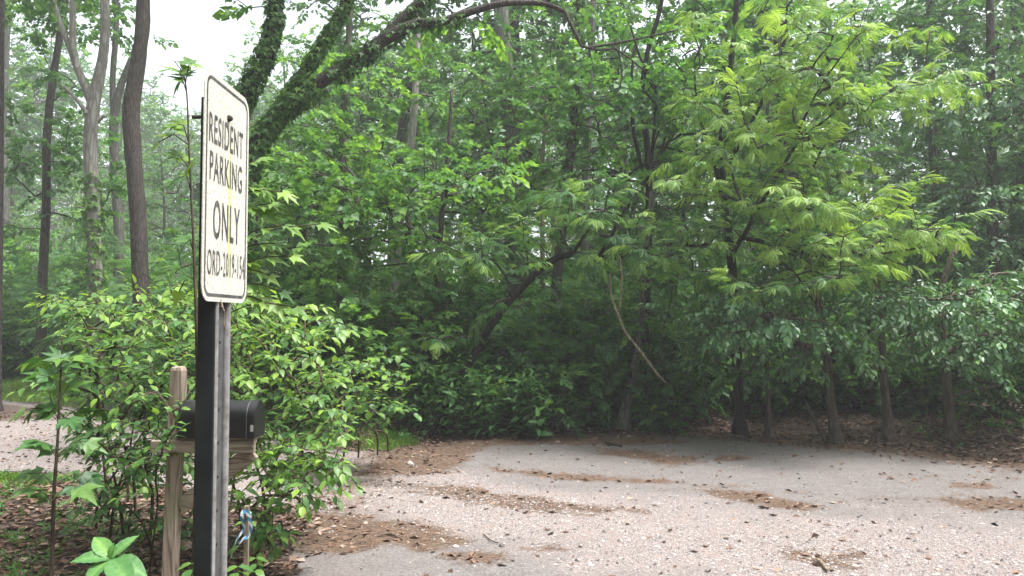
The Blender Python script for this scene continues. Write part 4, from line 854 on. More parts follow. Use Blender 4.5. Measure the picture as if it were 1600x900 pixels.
# ------------------------------------------------------------------ trees of the left woodland
def crown_tips(polys, Y0, Y1, shelf=6):
    out = []
    for p, n in polys:                                  # tips gather in flat shelves of foliage
        c = in_poly(p, max(2, n // shelf), Y0, Y1); k = rng.integers(0, len(c), n); s = np.mean([Y0, Y1]) / 12
        out.append(c[k] + rng.normal(0, 1, (n, 3)) * np.array([.42, .42, .10]) * s)
    return np.vstack(out)
FK = dict(gap=.26, scale=1.0, start=.35)
a = trunkpath([(62, 612), (66, 450), (72, 330), (74, 200), (88, 90), (103, 0), (112, -80)], 17, [16, 14, 13, 12, 11, 9, 7], .4)
make_tree('slender_tree', 'slender dark tree with layered low branches, left of the pale forked tree', 'tree', [a], 'dark', 'maple',
   crown_tips([([(0, 110), (70, 95), (130, 150), (140, 330), (110, 360), (60, 350), (0, 340), (20, 200)], 60), ([(0, -60), (130, -60), (120, 60), (0, 70)], 30)], 15.8, 18.2), fkw=dict(gap=.24, scale=1.15, start=.35, flat=.15), gkw=dict(arch=.05))
b0 = trunkpath([(150, 640), (152, 500), (148, 380), (143, 270), (141, 210), (147, 155), (160, 95), (165, 40), (163, -40), (166, -130)], 15, [25, 24, 22, 21, 21, 20, 15, 14, 13, 11], .3)
b1 = trunkpath([(145, 165), (133, 135), (118, 100), (113, 50), (114, -10), (110, -90)], 15, [15, 12, 11, 10, 9, 8], .3)
b2 = trunkpath([(120, 108), (104, 62), (86, 10), (76, -40)], 15, [9, 8, 7, 6], .3); b3 = trunkpath([(137, 178), (122, 158), (104, 138), (96, 132)], 14.9, [8, 6, 5, 2], .3); b4 = trunkpath([(152, 190), (160, 183), (168, 180)], 14.9, [6, 5, 2], .2)
r_ = make_tree('forked_tree', 'pale smooth barked tree forking into two limbs, ivy on its lower trunk', 'tree', [b0, b1, b2, b3, b4], 'pale', 'maple', crown_tips([([(10, -220), (230, -220), (220, -60), (20, -40)], 70)], 13.5, 16.5), fkw=dict(gap=.3, scale=1.1, start=.4))
mb = MB(); add_ivy(mb, b0[0][4:14], b0[1][4:14], 170, .11, .06, tint=.12); mb.build('ivy', LEAF['ivy'], r_, kind='stuff')
c0 = trunkpath([(186, 620), (184, 480), (186, 370), (180, 270), (178, 185), (190, 130), (206, 90), (222, 40), (232, -30)], 19, [17, 16, 15, 14, 14, 11, 9, 8, 7], .4); c1 = trunkpath([(178, 195), (176, 120), (182, 40), (180, -60)], 19, [10, 9, 8, 7], .4); c2 = trunkpath([(145, 120), (138, 75), (150, 20), (158, -40)], 19.2, [7, 7, 6, 5], .4)
make_tree('forked_tree', 'greyer forked tree standing behind between the pale tree and the big dark trunk', 'tree', [c0, c1], 'grey', 'maple', crown_tips([([(110, -170), (250, -170), (240, -20), (200, 10), (110, 10)], 60), ([(60, 20), (180, 10), (190, 90), (110, 120)], 14)], 17.5, 21), fkw=dict(gap=.3, scale=1.2, start=.4))
d0 = trunkpath([(232, 640), (224, 520), (219, 430), (215, 330), (208, 240), (205, 170), (214, 110), (222, 50), (224, -10), (228, -140), (232, -300)], 13, [30, 27, 25, 24, 25, 26, 22, 21, 20, 18, 14], .22)
make_tree('tall_tree', 'tall tree with thick dark furrowed slightly bent trunk, left of the sign', 'tree', [d0], 'dark', 'maple', ellipsoid(P(235, -330, 13), (2.4, 2.4, 1.6), 60), sides=16, attach_from=.8, fkw=dict(gap=.3, scale=1.1, start=.4))
e0 = trunkpath([(-6, 640), (-2, 400), (0, 200), (2, 0), (4, -150)], 14, [13, 12, 11, 10, 9], .4)
make_tree('tall_tree', 'dark trunk cut by the left edge of the photo', 'tree', [e0], 'dark', 'maple', crown_tips([([(-60, -100), (90, -100), (60, 20), (-40, 30)], 24)], 13, 15), fkw=dict(gap=.3, scale=1.1, start=.4))
f0 = trunkpath([(6, 560), (10, 440), (8, 340), (4, 200), (10, 60), (14, -60)], 27, [15, 14, 13, 12, 10, 9], .6)
make_tree('hazy_tree', 'faint grey trunk in the mist low at the far left', 'tree', [f0], 'grey', 'far', ellipsoid(P(8, 20, 27), (3, 3, 3.5), 60), fkw=dict(gap=.4, scale=1.0))

# ------------------------------------------------------------------ middle trees
def mid_tree(label, pix, Y, w, bark, polys, dY=1.2, name='woodland_tree', kind='maple', fk={}, ivy=None, extra=[], gk={}, group=None):
    tr = [trunkpath(pix, Y, w, .15)] + [trunkpath(p_, Y, w_, .25) for p_, w_ in extra]
    tips = crown_tips(polys, Y - dY, Y + dY) if polys else None
    f = dict(gap=.25, scale=1.0, start=.3); f.update(fk); r = make_tree(name, label, 'tree', tr, bark, kind, tips, fkw=f, gkw=dict(arch=.08, **gk), group=group)
    if ivy:
        mb = MB(); n = len(tr[0][0]); i0, i1, dn, s, th = ivy; add_ivy(mb, tr[0][0][int(n * i0):int(n * i1)], tr[0][1][int(n * i0):int(n * i1)], dn, s, th); mb.build('ivy', LEAF['ivy'], r, kind='stuff')
    return r
mid_tree('straight tan trunk wrapped in vines midway between sign and leaning dark trunk', [(538, 680), (536, 560), (533, 470), (536, 380), (535, 260), (538, 170), (545, 60), (548, -60)], 14, [17, 15, 14, 14, 13, 12, 10, 8], 'tan', [([(450, 190), (560, 170), (640, 220), (690, 300), (600, 350), (500, 330), (440, 280)], 60), ([(480, 60), (620, 60), (640, 170), (520, 180)], 26)], ivy=(.45, .8, 60, .11, .09), fk=dict(flat=.15, tint=.12))
mid_tree('pale peeling trunk in shade right of the vine wrapped tan trunk', [(612, 660), (615, 520), (617, 440), (622, 360), (632, 290), (645, 200), (652, 80), (650, -40)], 16, [16, 16, 15, 15, 13, 12, 10, 8], 'pale', [([(570, 90), (720, 60), (760, 190), (700, 260), (600, 230)], 50)], fk=dict(tint=.05))
mid_tree('thick grey trunk rising straight up at centre top', [(815, 680), (812, 500), (806, 380), (800, 280), (795, 200), (788, 80), (780, -20), (776, -140)], 16, [30, 28, 28, 27, 27, 25, 24, 20], 'grey', [([(690, 0), (880, 0), (860, 170), (820, 260), (720, 250), (690, 120)], 90)], dY=1.6, fk=dict(tint=.02), gk=dict(maxr=.04))
mid_tree('dark ivy clad trunk right of the thick grey trunk', [(862, 680), (866, 540), (870, 440), (884, 300), (892, 240), (898, 160), (903, 80), (907, -10), (910, -120)], 13, [19, 18, 16, 15, 15, 13, 12, 11, 9], 'dark', [([(840, 120), (960, 100), (990, 220), (900, 290), (830, 250)], 40)], ivy=(.35, .95, 150, .09, .06))
mid_tree('grey trunk close behind the ivy clad trunk', [(918, 670), (915, 480), (914, 380), (916, 280), (921, 160), (925, 60), (928, -80)], 15, [15, 14, 13, 12, 12, 11, 10], 'grey', [([(890, -40), (1010, -40), (1000, 60), (900, 60)], 24)])
mid_tree('upright broken dead snag among leaves near centre top', [(850, 680), (848, 420), (846, 280), (851, 200), (853, 138)], 15.5, [9, 8, 7, 6, 4], 'dead', None, name='dead_snag')
mid_tree('dark many stemmed tree with upswept limbs under the canopy', [(1004, 660), (1008, 520), (1012, 400), (1014, 300), (1010, 215), (1003, 150), (1012, 80), (1030, 20), (1045, -60)], 12, [14, 13, 12, 11, 10, 8, 8, 7, 6], 'black', [([(935, 30), (1010, 20), (1060, 90), (1020, 200), (960, 150), (930, 110)], 55), ([(1030, 60), (1150, 40), (1180, 130), (1090, 180), (1040, 150)], 50), ([(940, 200), (1100, 190), (1110, 280), (960, 290)], 40)],
   extra=[([(1010, 290), (990, 205), (986, 130), (992, 70)], [7, 6, 5, 3]), ([(1012, 300), (1022, 210), (1022, 140), (1000, 90), (985, 40)], [7, 6, 5, 4, 3]), ([(1012, 290), (1045, 200), (1070, 130), (1100, 60)], [6, 5, 4, 3]), ([(1012, 270), (1060, 200), (1110, 150), (1130, 120)], [6, 5, 4, 3])], fk=dict(tint=-.12, scale=.95))
mid_tree('slim grey trunk leaning right at the wood edge by the hanging dead branch', [(972, 664), (984, 610), (995, 555), (1001, 500), (1004, 430), (1010, 370), (1020, 300)], 11.5, [17, 14, 12, 11, 11, 10, 9], 'grey', [([(950, 430), (1060, 420), (1080, 520), (1020, 560), (960, 540)], 26)], dY=.9, fk=dict(tint=-.1))

# ------------------------------------------------------------------ the arching locusts with fern-like fronds
n0 = trunkpath([(688, 668), (705, 620), (735, 565), (760, 520), (790, 478), (815, 450), (845, 420), (872, 402), (893, 397), (930, 402), (960, 402), (990, 394), (1040, 381), (1085, 384), (1110, 380)], 11.0, [14, 14, 13, 13, 12, 12, 12, 11, 10, 9, 9, 7, 6, 5, 4], .12)
n1 = trunkpath([(895, 397), (925, 350), (960, 318), (1000, 300)], 10.5, [6, 5, 4, 3], .15); n2 = trunkpath([(800, 465), (790, 430), (770, 405)], 10.5, [5, 4, 3], .15); n3 = trunkpath([(935, 402), (955, 370), (965, 345)], 10.6, [7, 6, 5], .15)
ntips = np.vstack([crown_tips([([(690, 430), (740, 395), (820, 350), (830, 385), (770, 415), (700, 440)], 30), ([(655, 535), (690, 495), (760, 480), (775, 500), (700, 520), (670, 545)], 12), ([(800, 340), (900, 280), (960, 270), (960, 350), (880, 380), (810, 370)], 40)], 10.5, 11.8), crown_tips([([(940, 330), (1000, 300), (1080, 310), (1150, 380), (1150, 450), (1060, 440), (960, 400), (940, 370)], 58),
   ([(850, 260), (950, 250), (1000, 290), (900, 310)], 12)], 9.6, 11.2)])
FL = dict(gap=.085, scale=.62, start=.22, droop=.16, flat=.30, tipb=.38, tint=-.16)  # low base tint paints a shaded crown interior; tips lighten, partly as young growth
make_tree('arching_locust', 'dark trunk leaning and bending right under ferny fronds over the pavement end', 'tree', [n0, n1, n2, n3], 'black', 'locust', ntips, gkw=dict(arch=.18, step=.12, maxr=.025), fkw=FL, attach_from=.45, limb_bark='dark')
o0 = trunkpath([(1156, 672), (1152, 560), (1146, 450), (1140, 380), (1130, 310), (1128, 220), (1140, 120), (1150, 20), (1156, -90)], 10.8, [16, 15, 14, 14, 13, 11, 9, 8, 6], .2)
o1 = trunkpath([(1143, 400), (1158, 372), (1185, 376), (1215, 384), (1260, 396), (1300, 402), (1330, 402), (1380, 396), (1450, 385)], 10.2, [9, 8, 8, 7, 7, 6, 5, 4, 3], .15)
o2 = trunkpath([(1160, 374), (1185, 325), (1215, 275), (1245, 225), (1280, 195), (1325, 160)], 10.0, [8, 7, 6, 5, 4, 2], .15); o3 = trunkpath([(1240, 235), (1250, 200), (1285, 130), (1335, 60), (1350, 20)], 9.8, [4, 4, 3, 2, 2], .15)
o4 = trunkpath([(1130, 300), (1110, 240), (1090, 170), (1085, 110)], 10.6, [6, 5, 4, 3], .2); o5 = trunkpath([(1135, 260), (1180, 180), (1220, 90), (1230, 10)], 10.6, [7, 6, 5, 3], .2); o6 = trunkpath([(1215, 384), (1222, 410), (1245, 430), (1270, 470)], 10.2, [4, 3, 3, 2], .15)
otips = crown_tips([([(1170, 60), (1260, 20), (1340, 10), (1400, 30), (1440, 70), (1420, 120), (1300, 140), (1180, 130)], 62), ([(1160, 130), (1300, 130), (1440, 100), (1490, 200), (1440, 240), (1300, 240), (1160, 230)], 95), ([(1130, 230), (1280, 240), (1420, 270), (1500, 320), (1440, 350), (1280, 340), (1140, 320)], 95),
   ([(1180, 330), (1330, 340), (1460, 350), (1540, 355), (1600, 385), (1500, 400), (1380, 420), (1240, 430), (1180, 400)], 80), ([(1210, 430), (1320, 425), (1330, 450), (1290, 470), (1230, 460)], 12), ([(1080, 160), (1170, 150), (1160, 320), (1100, 330), (1080, 250)], 45), ([(1120, 0), (1230, -40), (1240, 60), (1130, 110)], 30)], 8.9, 11.0)
make_tree('spreading_locust', 'broad light green locust with ferny layered sprays over the right of the pavement', 'tree', [o0, o1, o2, o3, o4, o5, o6], 'black', 'locust', otips, gkw=dict(arch=.15, step=.12, maxr=.025), fkw=dict(FL, tint=-.05), attach_from=.45, limb_bark='dark')
# dead branch hanging from it
q = trunkpath([(953, 428), (955, 460), (966, 492), (978, 520), (1002, 550), (1022, 578), (1040, 598)], 10.2, [3, 3, 4, 4, 4, 4, 3], .08); mb = MB(); tube(mb, q[0], q[1], 7, .2)
h = trunkpath([(968, 400), (972, 440), (967, 490)], 10.2, [3, 3, 3], .1); tube(mb, h[0], h[1], 5); 
tag(mb.build('dead_branch', BARK['dead'], smooth=True), 'bare pale broken branch dangling above the end of the pavement', 'branch')
h = trunkpath([(1052, 440), (1046, 480), (1034, 520), (1032, 560), (1040, 570)], 10.5, [2, 2, 2, 2, 2], .1); mb = MB(); tube(mb, h[0], h[1], 5); tag(mb.build('hanging_vine', BARK['twig'], smooth=True), 'thin bare vine curling down right of the dangling dead branch', 'vine')

# ------------------------------------------------------------------ small trees along the right edge
def drooptips(polys, Y0, Y1): return crown_tips(polys, Y0, Y1)
EK = dict(gap=.13, scale=1.1, start=.2, droop=.45, flat=.22, spread=40)
mid_tree('small leaning tree with drooping boughs, dead stem at its foot, right edge of wood', [(1306, 692), (1300, 640), (1294, 580), (1290, 530), (1280, 480), (1268, 430), (1262, 390)], 10.5, [17, 14, 13, 12, 11, 9, 8], 'tan', [([(1110, 480), (1170, 450), (1250, 470), (1255, 540), (1240, 590), (1200, 560), (1140, 550), (1100, 600)], 90), ([(1250, 440), (1340, 440), (1350, 490), (1270, 520)], 22)], dY=.7, name='small_tree', kind='elm', fk=EK)
mid_tree('small tree with a straight slim trunk, second at the right edge of the wood', [(1390, 690), (1385, 640), (1380, 570), (1377, 520), (1372, 460), (1366, 400)], 10.5, [18, 14, 12, 11, 10, 8], 'tan', [([(1340, 430), (1400, 420), (1410, 510), (1350, 520)], 26)], dY=.7, name='small_tree', kind='elm', fk=EK)
mid_tree('small tree half hidden by big drooping bluish green sprays near the right border', [(1488, 690), (1483, 640), (1479, 600), (1474, 540), (1468, 470), (1480, 420), (1500, 380)], 10.2, [19, 15, 14, 12, 11, 9, 7], 'tan', [([(1400, 510), (1440, 470), (1500, 450), (1540, 520), (1535, 600), (1500, 590), (1470, 560), (1410, 560)], 110), ([(1480, 440), (1560, 420), (1620, 430), (1640, 540), (1590, 560), (1520, 540), (1490, 490)], 130)], dY=.8, name='small_tree', kind='elm', fk=dict(EK, tint=.10))
mid_tree('very thin upright sapling trunk left of the small leaning tree', [(1202, 680), (1200, 620), (1198, 560), (1194, 500)], 10.9, [8, 7, 6, 5], 'tan', [([(1150, 430), (1230, 430), (1240, 500), (1160, 510)], 16)], dY=.6, name='small_tree', kind='elm', fk=EK)
q = trunkpath([(1290, 690), (1272, 655), (1258, 628)], 10.3, [7, 6, 4], .1); mb = MB(); tube(mb, q[0], q[1], 6, .2); tag(mb.build('dead_stump', BARK['dark'], smooth=True), 'thin dead stem leaning against the foot of the small leaning tree', 'stem')
mid_tree('maple with flat bright layered sprays left of the arching trunk', [(668, 676), (672, 560), (684, 450), (690, 340), (700, 240), (706, 140)], 12.4, [11, 10, 9, 8, 7, 5], 'dark', [([(450, 200), (560, 190), (700, 230), (820, 220), (840, 320), (700, 360), (560, 350), (450, 330)], 150), ([(560, 350), (700, 350), (720, 430), (600, 430)], 30)], dY=1.3, fk=dict(gap=.2, scale=.95, flat=.14, tint=.10))
mid_tree('understorey maple spreading over the bushes directly right of the sign', [(470, 690), (474, 560), (468, 450), (476, 350), (480, 280)], 12.8, [10, 9, 8, 7, 5], 'dark', [([(400, 300), (520, 260), (560, 360), (540, 450), (420, 450)], 90)], dY=1.2, fk=dict(gap=.2, scale=1.0, flat=.16, tint=.02))
# tall broad-leaved trees closing the right side
mid_tree('tall bluish green tree filling the top right corner', [(1560, 690), (1556, 500), (1550, 300), (1548, 100), (1545, -100)], 14.6, [20, 18, 16, 13, 10], 'dark', [([(1430, 0), (1600, -20), (1640, 120), (1560, 180), (1440, 150)], 70), ([(1480, 160), (1640, 140), (1660, 320), (1540, 330), (1480, 260)], 120), ([(1500, 330), (1640, 320), (1660, 440), (1520, 430)], 40)], dY=1.6, kind='elm', fk=dict(gap=.2, scale=1.6, start=.3, tint=.05), gk=dict(maxr=.05))
mid_tree('tree with light leafy crown peeking over the locust at upper right', [(1470, 690), (1465, 400), (1455, 150), (1450, -60)], 15.5, [16, 14, 12, 9], 'grey', [([(1350, -60), (1520, -60), (1540, 60), (1400, 60)], 60), ([(1420, 220), (1540, 220), (1530, 420), (1420, 420)], 40)], dY=1.5, fk=dict(gap=.26, scale=1.2))
mid_tree('leafy tree behind the locust with its crown at the upper centre right', [(1240, 690), (1236, 480), (1225, 280), (1215, 100), (1210, -60)], 14.5, [16, 15, 13, 11, 9], 'dark', [([(1050, -60), (1300, -60), (1290, 60), (1060, 50)], 80), ([(1150, 220), (1300, 230), (1300, 420), (1160, 400)], 60)], dY=1.5, fk=dict(gap=.26, scale=1.2))

# ------------------------------------------------------------------ understorey shrubs: four kinds, copied
def copy_thing(src, loc, rz, s, label, group=None):
    r = src.copy(); COL.objects.link(r); r.location = loc; r.rotation_euler = (0, 0, rz); r.scale = (s, s, s) if np.isscalar(s) else s; r['label'] = label
    if group: r['group'] = group
    elif 'group' in r: del r['group']
    for ch in list(src.children):
        c = ch.copy(); COL.objects.link(c); c.parent = r; c.matrix_parent_inverse = ch.matrix_parent_inverse
    return r
def proto_bush(kind, rad, n, sc_, tint):
    root = thing('understorey_shrub', 'x', 'shrub', (0, 0, 0)); base = np.array([[0, 0, 0], [0, 0, .2], [.1, 0, .45]]); tips = ellipsoid((0, 0, rad[2] * .95), rad, n, .35); tips[:, 2] = np.maximum(tips[:, 2], .12)
    ch = grow(base, tips, step=.2, arch=.2, rtip=.004, maxr=.03); mb = MB()
    for p, r in ch: tube(mb, p, r, 4)
    mb.build('stems', BARK['twig'], root); mb = MB(); foliate(mb, ch, kind, gap=.2, scale=sc_, start=.25, tint=tint, flat=.25); mb.build('foliage', LEAF[{'far_big': 'far'}.get(kind, kind)], root); return root
PB = [proto_bush('maple', (1.3, 1.1, 1.0), 120, .9, -.05), proto_bush('maple', (1.0, 1.0, 1.5), 120, 1.0, .0), proto_bush('far', (1.5, 1.3, 1.3), 130, .8, -.05), proto_bush('locust', (1.2, 1.0, 1.2), 90, .9, -.08)]
used = [False] * 4
def put_bush(k, x, y, rz, s, label, group=None):
    loc = (x, y, float(gz(x, y)) - .02)
    if not used[k]:
        used[k] = True; r = PB[k]; r.location = loc; r.rotation_euler = (0, 0, rz); r.scale = (s, s, s); r['label'] = label
        if group: r['group'] = group
        return r
    return copy_thing(PB[k], loc, rz, s, label, group)
spots = [  # px, Y, kind, scale, label
 (20, 22.5, 2, 1.5, 'bush on the grass edge at the far left behind the driveway'), (110, 21.5, 0, 1.5, 'bush behind the driveway below the slender dark tree'), (-40, 23, 1, 1.4, 'tall bush at the extreme left edge behind the grass'), (190, 18.0, 3, 1.5, 'feathery bush at the foot of the pale forked tree'), (262, 15.5, 3, 1.35, 'feathery bush right of the thick dark trunk'), (300, 13.0, 0, 1.0, 'bush behind the timber post of the mailbox'),
 (430, 11.6, 1, .85, 'shaded bush behind the sign post to its right'), (500, 12.0, 2, .9, 'dark bush above the arching pale sprays'), (575, 11.8, 2, .9, 'dark bush below the pale peeling trunk'), (640, 11.9, 0, .95, 'dark bush at the left end of the wood edge'), (700, 12.1, 1, .9, 'bush at the foot of the leaning dark trunk'), (780, 12.4, 3, .95, 'bush with hanging fine leaves beneath the arching trunk'), (850, 12.3, 0, 1.0, 'bush behind the big leaved weeds'), (915, 12.3, 3, 1.0, 'fine leaved bush at the middle of the wood edge'), (960, 12.8, 2, .9, 'bush behind the leaning grey trunk'), (1040, 12.6, 3, .95, 'bush right of the dangling dead branch'), (1100, 12.9, 1, .75, 'bush in the gap where a path enters the wood'), (720, 11.9, 3, .7, 'fine leaved bush hiding the foot of the leaning dark trunk'), (815, 11.9, 3, .7, 'fine leaved bush below the middle of the arching trunk'), (875, 11.6, 2, .7, 'dark bush under the bend of the arching trunk'), (1045, 11.7, 2, .6, 'dark low bush between the leaning grey trunk and the path gap'), (1180, 12.8, 2, .7, 'added low bush filling the shade behind the thin sapling trunk'), (1250, 12.2, 0, .7, 'added low bush filling the shade just left of the small leaning tree'), (1340, 12.3, 2, .65, 'added low bush filling the shade between the leaning and the straight small tree'), (1430, 12.2, 0, .75, 'added low bush filling the shade left of the half hidden small tree'), (1530, 12.0, 2, .75, 'added low bush filling the shade right of the half hidden small tree'), (1610, 11.8, 0, .8, 'added low bush filling the shade, cut by the right border')]  # low bushes along the right are added to fill plain shade
for px, Y, k, s, lab in spots:
    g = P(px, 600, Y); put_bush(k, g[0], Y, rng.uniform(0, 6.28), s, lab)
# deeper bushes: told apart by the landmark trunks they stand between
MARKS = [(62, 'the left border', 'the slender dark tree'), (145, '', 'the pale forked tree'), (215, '', 'the thick dark trunk'), (320, '', 'the sign'), (535, '', 'the vine wrapped trunk'), (620, '', 'the peeling trunk'), (790, '', 'the thick grey trunk'), (890, '', 'the ivy clad trunk'), (1005, '', 'the leaning grey trunk'), (1150, '', 'the spreading locust trunk'), (1300, '', 'the small leaning tree'), (1385, '', 'the straight small tree'), (1485, '', 'the half hidden small tree')]
def between(px):
    prev = 'the left border'
    for m_, _, nm in MARKS:
        if px < m_: return 'between %s and %s' % (prev, nm)
        prev = nm
    return 'right of ' + prev
for z, (x0, x1, n, y0, y1, lab) in enumerate([(-30, -7, 46, 19, 34, 'one of the misty bushes under the trees of the left woodland'), (-5.5, 4, 40, 13.3, 26, 'one of the shaded bushes deep in the wood behind the arching trunk'), (3.4, 17, 62, 12.4, 26, 'one of the dark bushes in the shade behind the small trees at right')]):  # right-hand bushes thickened to darken the wood edge
    for i in range(n):
        y = y0 + (y1 - y0) * (i + rng.random()) / n; x = rng.uniform(x0, x1) if z else rng.uniform(-.75 * y - 2, -.36 * y)
        wh = between(800 + x / y * F); lab2 = ('nearer' if y < y0 + .35 * (y1 - y0) else 'deeper') + ' ' + ('misty', 'shaded', 'dark')[z] + ' bush ' + wh
        put_bush(int(rng.integers(4)), x, y, rng.uniform(0, 6.28), rng.uniform(.8, 1.4) * (1 if z < 2 else .95), lab2, lab2.replace('bush', 'bushes', 1))

# ------------------------------------------------------------------ the woodland behind: six kinds of tree, copied
def proto_tree(H, cr, c0, bark, kind, n, sc_, tint, r0, bend=.3):
    root = thing('woodland_tree', 'x', 'tree', (0, 0, 0)); pts, rad = resample(np.array([[0, 0, -.1], [rng.normal(0, bend), rng.normal(0, bend), H * .3], [rng.normal(0, bend), rng.normal(0, bend), H * .6], [rng.normal(0, bend), rng.normal(0, bend), H * .93]]), [r0, r0 * .8, r0 * .55, r0 * .15], .5)
    mb = MB(); tube(mb, pts, rad, 9, .12); mb.build('trunk', BARK[bark], root, smooth=True)
    k = n // 3; tips = np.vstack([ellipsoid((rng.normal(0, .5), rng.normal(0, .5), c0 + (H - c0) * f), (cr * g, cr * g, (H - c0) * .24), k, .3) for f, g in ((.22, .85), (.52, 1.0), (.80, .72))])
    ch = grow(pts[int(len(pts) * .25):], tips, step=.45, arch=.10, rtip=.010, maxr=.07); mb = MB()
    for p, r in ch: tube(mb, p, r, 4)
    mb.build('branches', BARK[bark], root, kind='stuff'); mb = MB(); foliate(mb, ch, kind, gap=.42, scale=sc_, start=.3, tint=tint, flat=.22); mb.build('crown', LEAF['far'], root); return root
PT = [proto_tree(17, 3.4, 4.5, 'dark', 'far', 330, 1.05, .02, .19), proto_tree(19, 3.8, 7, 'grey', 'far', 330, 1.1, -.02, .22), proto_tree(14, 3.0, 3, 'tan', 'far', 300, .95, .06, .15), proto_tree(21, 4.2, 9, 'dark', 'far_big', 270, .9, .0, .25),
      proto_tree(8, 2.3, 1.4, 'dark', 'far', 210, .8, -.03, .08, .2), proto_tree(6.5, 2.0, 1.0, 'tan', 'far', 180, .75, .04, .07, .25)]
usedt = [False] * 6; cntz = {}
def zone(px):
    return ('misty left woodland', 'one of the hazy trees in the misty woodland at left, beyond the dark trunks') if px < 400 else ('wood behind the arching trunk', 'one of the leafy trees deep in the wood behind the arching trunk') if px < 1050 else ('wood at the right', 'one of the leafy trees deep in the shaded wood at the right')
def put_tree(k, x, y, s, hs=1.0):
    px = 800 + x / y * F; dn = 'near' if y < 22 else 'middle distance' if y < 36 else 'far'; small = k >= 4
    lab = '%s %stree %s' % (dn, 'small ' if small else ('tall ' if k in (1, 3) else 'leafy '), between(px)); gname = lab.replace('tree', 'trees', 1)
    loc = (x, y, float(gz(x, y)) - .05); rz = rng.uniform(0, 6.28); S = (s, s, s * hs)
    if not usedt[k]:
        usedt[k] = True; r = PT[k]; r.location = loc; r.rotation_euler = (0, 0, rz); r.scale = S; r['label'] = lab; r['group'] = gname; return
    copy_thing(PT[k], loc, rz, S, lab, gname)
y = 15.5; row = 0
while y < 96:
    dx = 3.3 + .05 * y; x = -.75 * y - 4 + rng.uniform(0, dx)
    while x < .75 * y + 4:
        xx = x + rng.normal(0, .7); yy = y + rng.normal(0, .9); px = 800 + xx / yy * F; k = int(rng.choice(6, p=[.2, .17, .17, .14, .17, .15])); x += dx
        if px < 340 and 23 <= yy < 42 and rng.random() < .45: continue
        if (px < 330 and yy < 23) or (yy > 50 and px > 520 and (row % 2 or yy > 80)): continue
        if abs(min(sdist(DRIVE, np.array([xx]), np.array([yy]))[0], 9)) < 1.2: continue
        s = rng.uniform(.85, 1.15); hs = 1.0
        H = (17, 19, 14, 21, 8, 6.5)[k] * s
        lim = None
        if 170 < px < 420 or (420 <= px < 560 and yy < 30): lim = CAMZ + (500 - (190 if yy < 35 else 120)) / F * yy - .3
        elif px <= 170: lim = CAMZ + (500 - 40) / F * yy
        elif px < 1100 and yy > 24: lim = CAMZ + (500 - 60) / F * yy
        if lim and H > lim:
            if lim < 4: continue
            if H > lim * 1.9: k = 4; H = 8 * s
            f = min(1, lim / H); s *= max(f, .6); hs = min(1, f / max(f, .6))
        put_tree(k, xx, yy, s, hs)
    y += 3.3 + .03 * y; row += 1

# inferred unseen wood at the sides and behind, added to block low sky light
mb = MB(); mt = MB(); r5 = np.random.default_rng(5)
for a_ in np.r_[np.linspace(R(62), R(298), 30)]:
    for rr_ in (13.5, 19.5):
        a2 = a_ + r5.normal(0, .05); x, y = math.sin(a2) * rr_ * r5.uniform(.9, 1.15), math.cos(a2) * rr_ * r5.uniform(.9, 1.15)
        if abs(x) < .75 * y + 1.5: continue
        H = r5.uniform(12, 17) if a2 < R(180) else r5.uniform(13, 18); tube(mt, [(x, y, -.1), (x + .2, y, H * .5), (x, y + .2, H * .9)], [.2, .15, .05], 6)
        q = ellipsoid((x, y, H * .55), (2.7, 2.7, H * .44), 230, .45, r5); n = len(q); d = q - [x, y, H * .5]; place_sprays(mb, 'far_big', q, d * [1, 1, .2] + r5.normal(0, .4, (n, 3)), r5.normal(0, .35, (n, 3)) + [0, 0, 1], r5.uniform(.9, 1.3, n), r5.normal(0, .08, n))
o = mb.build('unseen_woodland', LEAF['far']); o['kind'] = 'stuff'; tag(o, 'unseen mass of leafy woodland added round the turnaround to block low sky light', 'woodland')
o = mt.build('unseen_wood_trunks', BARK['dark']); o['kind'] = 'stuff'; tag(o, 'trunks of the unseen woodland added round the turnaround to block low sky light', 'woodland')
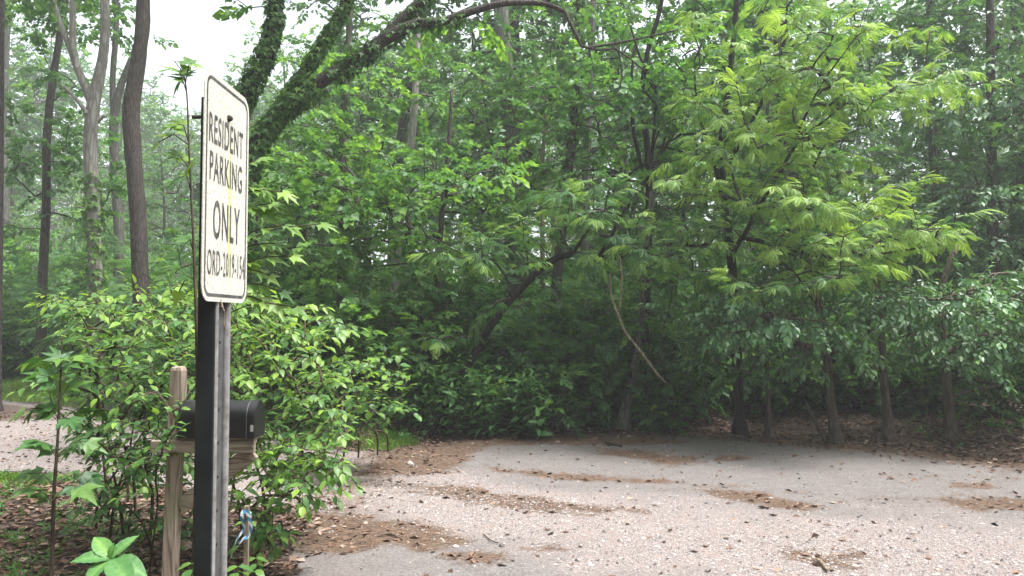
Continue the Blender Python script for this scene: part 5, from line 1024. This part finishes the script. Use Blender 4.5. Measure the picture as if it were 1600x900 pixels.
# ------------------------------------------------------------------ stones, sticks and roots on the ground
def rock(px, py, s, lab, tint=.6):
    g = G(px, py); r = rng.normal; mb = MB(); v = nrm(rng.normal(0, 1, (26, 3))) 
    import bmesh
    bm = bmesh.new(); bmesh.ops.create_icosphere(bm, subdivisions=2, radius=1)
    v = np.array([q.co[:] for q in bm.verts]); bm.verts.index_update(); f = [[q.index for q in fc.verts] for fc in bm.faces]; bm.free()
    for _ in range(7):
        n_ = nrm(rng.normal(0, 1, 3)); d_ = v @ n_; v = v - np.maximum(d_ - rng.uniform(.55, .8), 0)[:, None] * n_
    v *= np.array([1, .75, .6]) * s; mb.add(v + [g[0], g[1], float(gz(*g)) + s * .4], tris=f, tint=tint); tag(mb.build('rock', STONE), lab, 'rock')
rock(784, 855, .028, 'dark wedge shaped stone on the bare asphalt, lower centre', .1); rock(712, 856, .024, 'white stone lying left of the dark wedge shaped stone', .95); rock(642, 727, .045, 'pale stone at the corner where driveway meets pavement', .8); rock(728, 855, .017, 'small pale pebble between the white stone and the dark wedge stone', .75)
def stick(pix, wpx, lab, bark='dead'):
    pts = []; rr = []
    for (a, b), w_ in zip(pix, wpx): g = G(a, b); rr.append(w_ / 2 / F * g[1]); pts.append([g[0], g[1], float(gz(*g)) + .012 + rr[-1]])
    p, r = resample(pts, rr, .04); mb = MB(); tube(mb, p, r, 6, .25); tag(mb.build('stick', BARK[bark], smooth=True), lab, 'stick')
stick([(946, 694), (958, 697), (972, 700)], [5, 5, 3], 'short dark stick on the asphalt near the far edge', 'twig'); stick([(1277, 879), (1285, 886), (1293, 896)], [5, 6, 5], 'stubby pale stick in the needle patch at the bottom right')
stick([(590, 842), (608, 838), (628, 846)], [2, 3, 2], 'thin curved twig on the needles left of centre', 'twig'); stick([(755, 838), (768, 848), (778, 852)], [2, 2, 2], 'thin twig touching the dark wedge stone', 'twig')
stick([(1500, 694), (1540, 690), (1610, 698)], [5, 5, 4], 'fallen branch on the litter right of the half hidden small tree', 'twig'); stick([(1395, 690), (1425, 682), (1455, 686)], [4, 4, 3], 'fallen stick on the litter between two small trees at right', 'twig'); stick([(1540, 706), (1570, 702), (1600, 709)], [4, 4, 3], 'fallen stick nearest the pavement at the right border', 'twig')

# ------------------------------------------------------------------ mist
mb = MB(); x0, x1, y0, y1, z0, z1 = -295, 295, -55, 390, -1.6, 30.0
mb.add([[x, y, z] for x in (x0, x1) for y in (y0, y1) for z in (z0, z1)], quads=[(0, 1, 3, 2), (4, 6, 7, 5), (0, 4, 5, 1), (2, 3, 7, 6), (0, 2, 6, 4), (1, 5, 7, 3)])
m, t, out = newmat('mist'); pv = N(t, 'ShaderNodeVolumePrincipled'); pv.inputs['Color'].default_value = (.93, .96, 1, 1); pv.inputs['Density'].default_value = 0.0027; pv.inputs['Anisotropy'].default_value = .3; t.links.new(pv.outputs[0], out.inputs['Volume'])
o = mb.build('haze', m); o['kind'] = 'stuff'
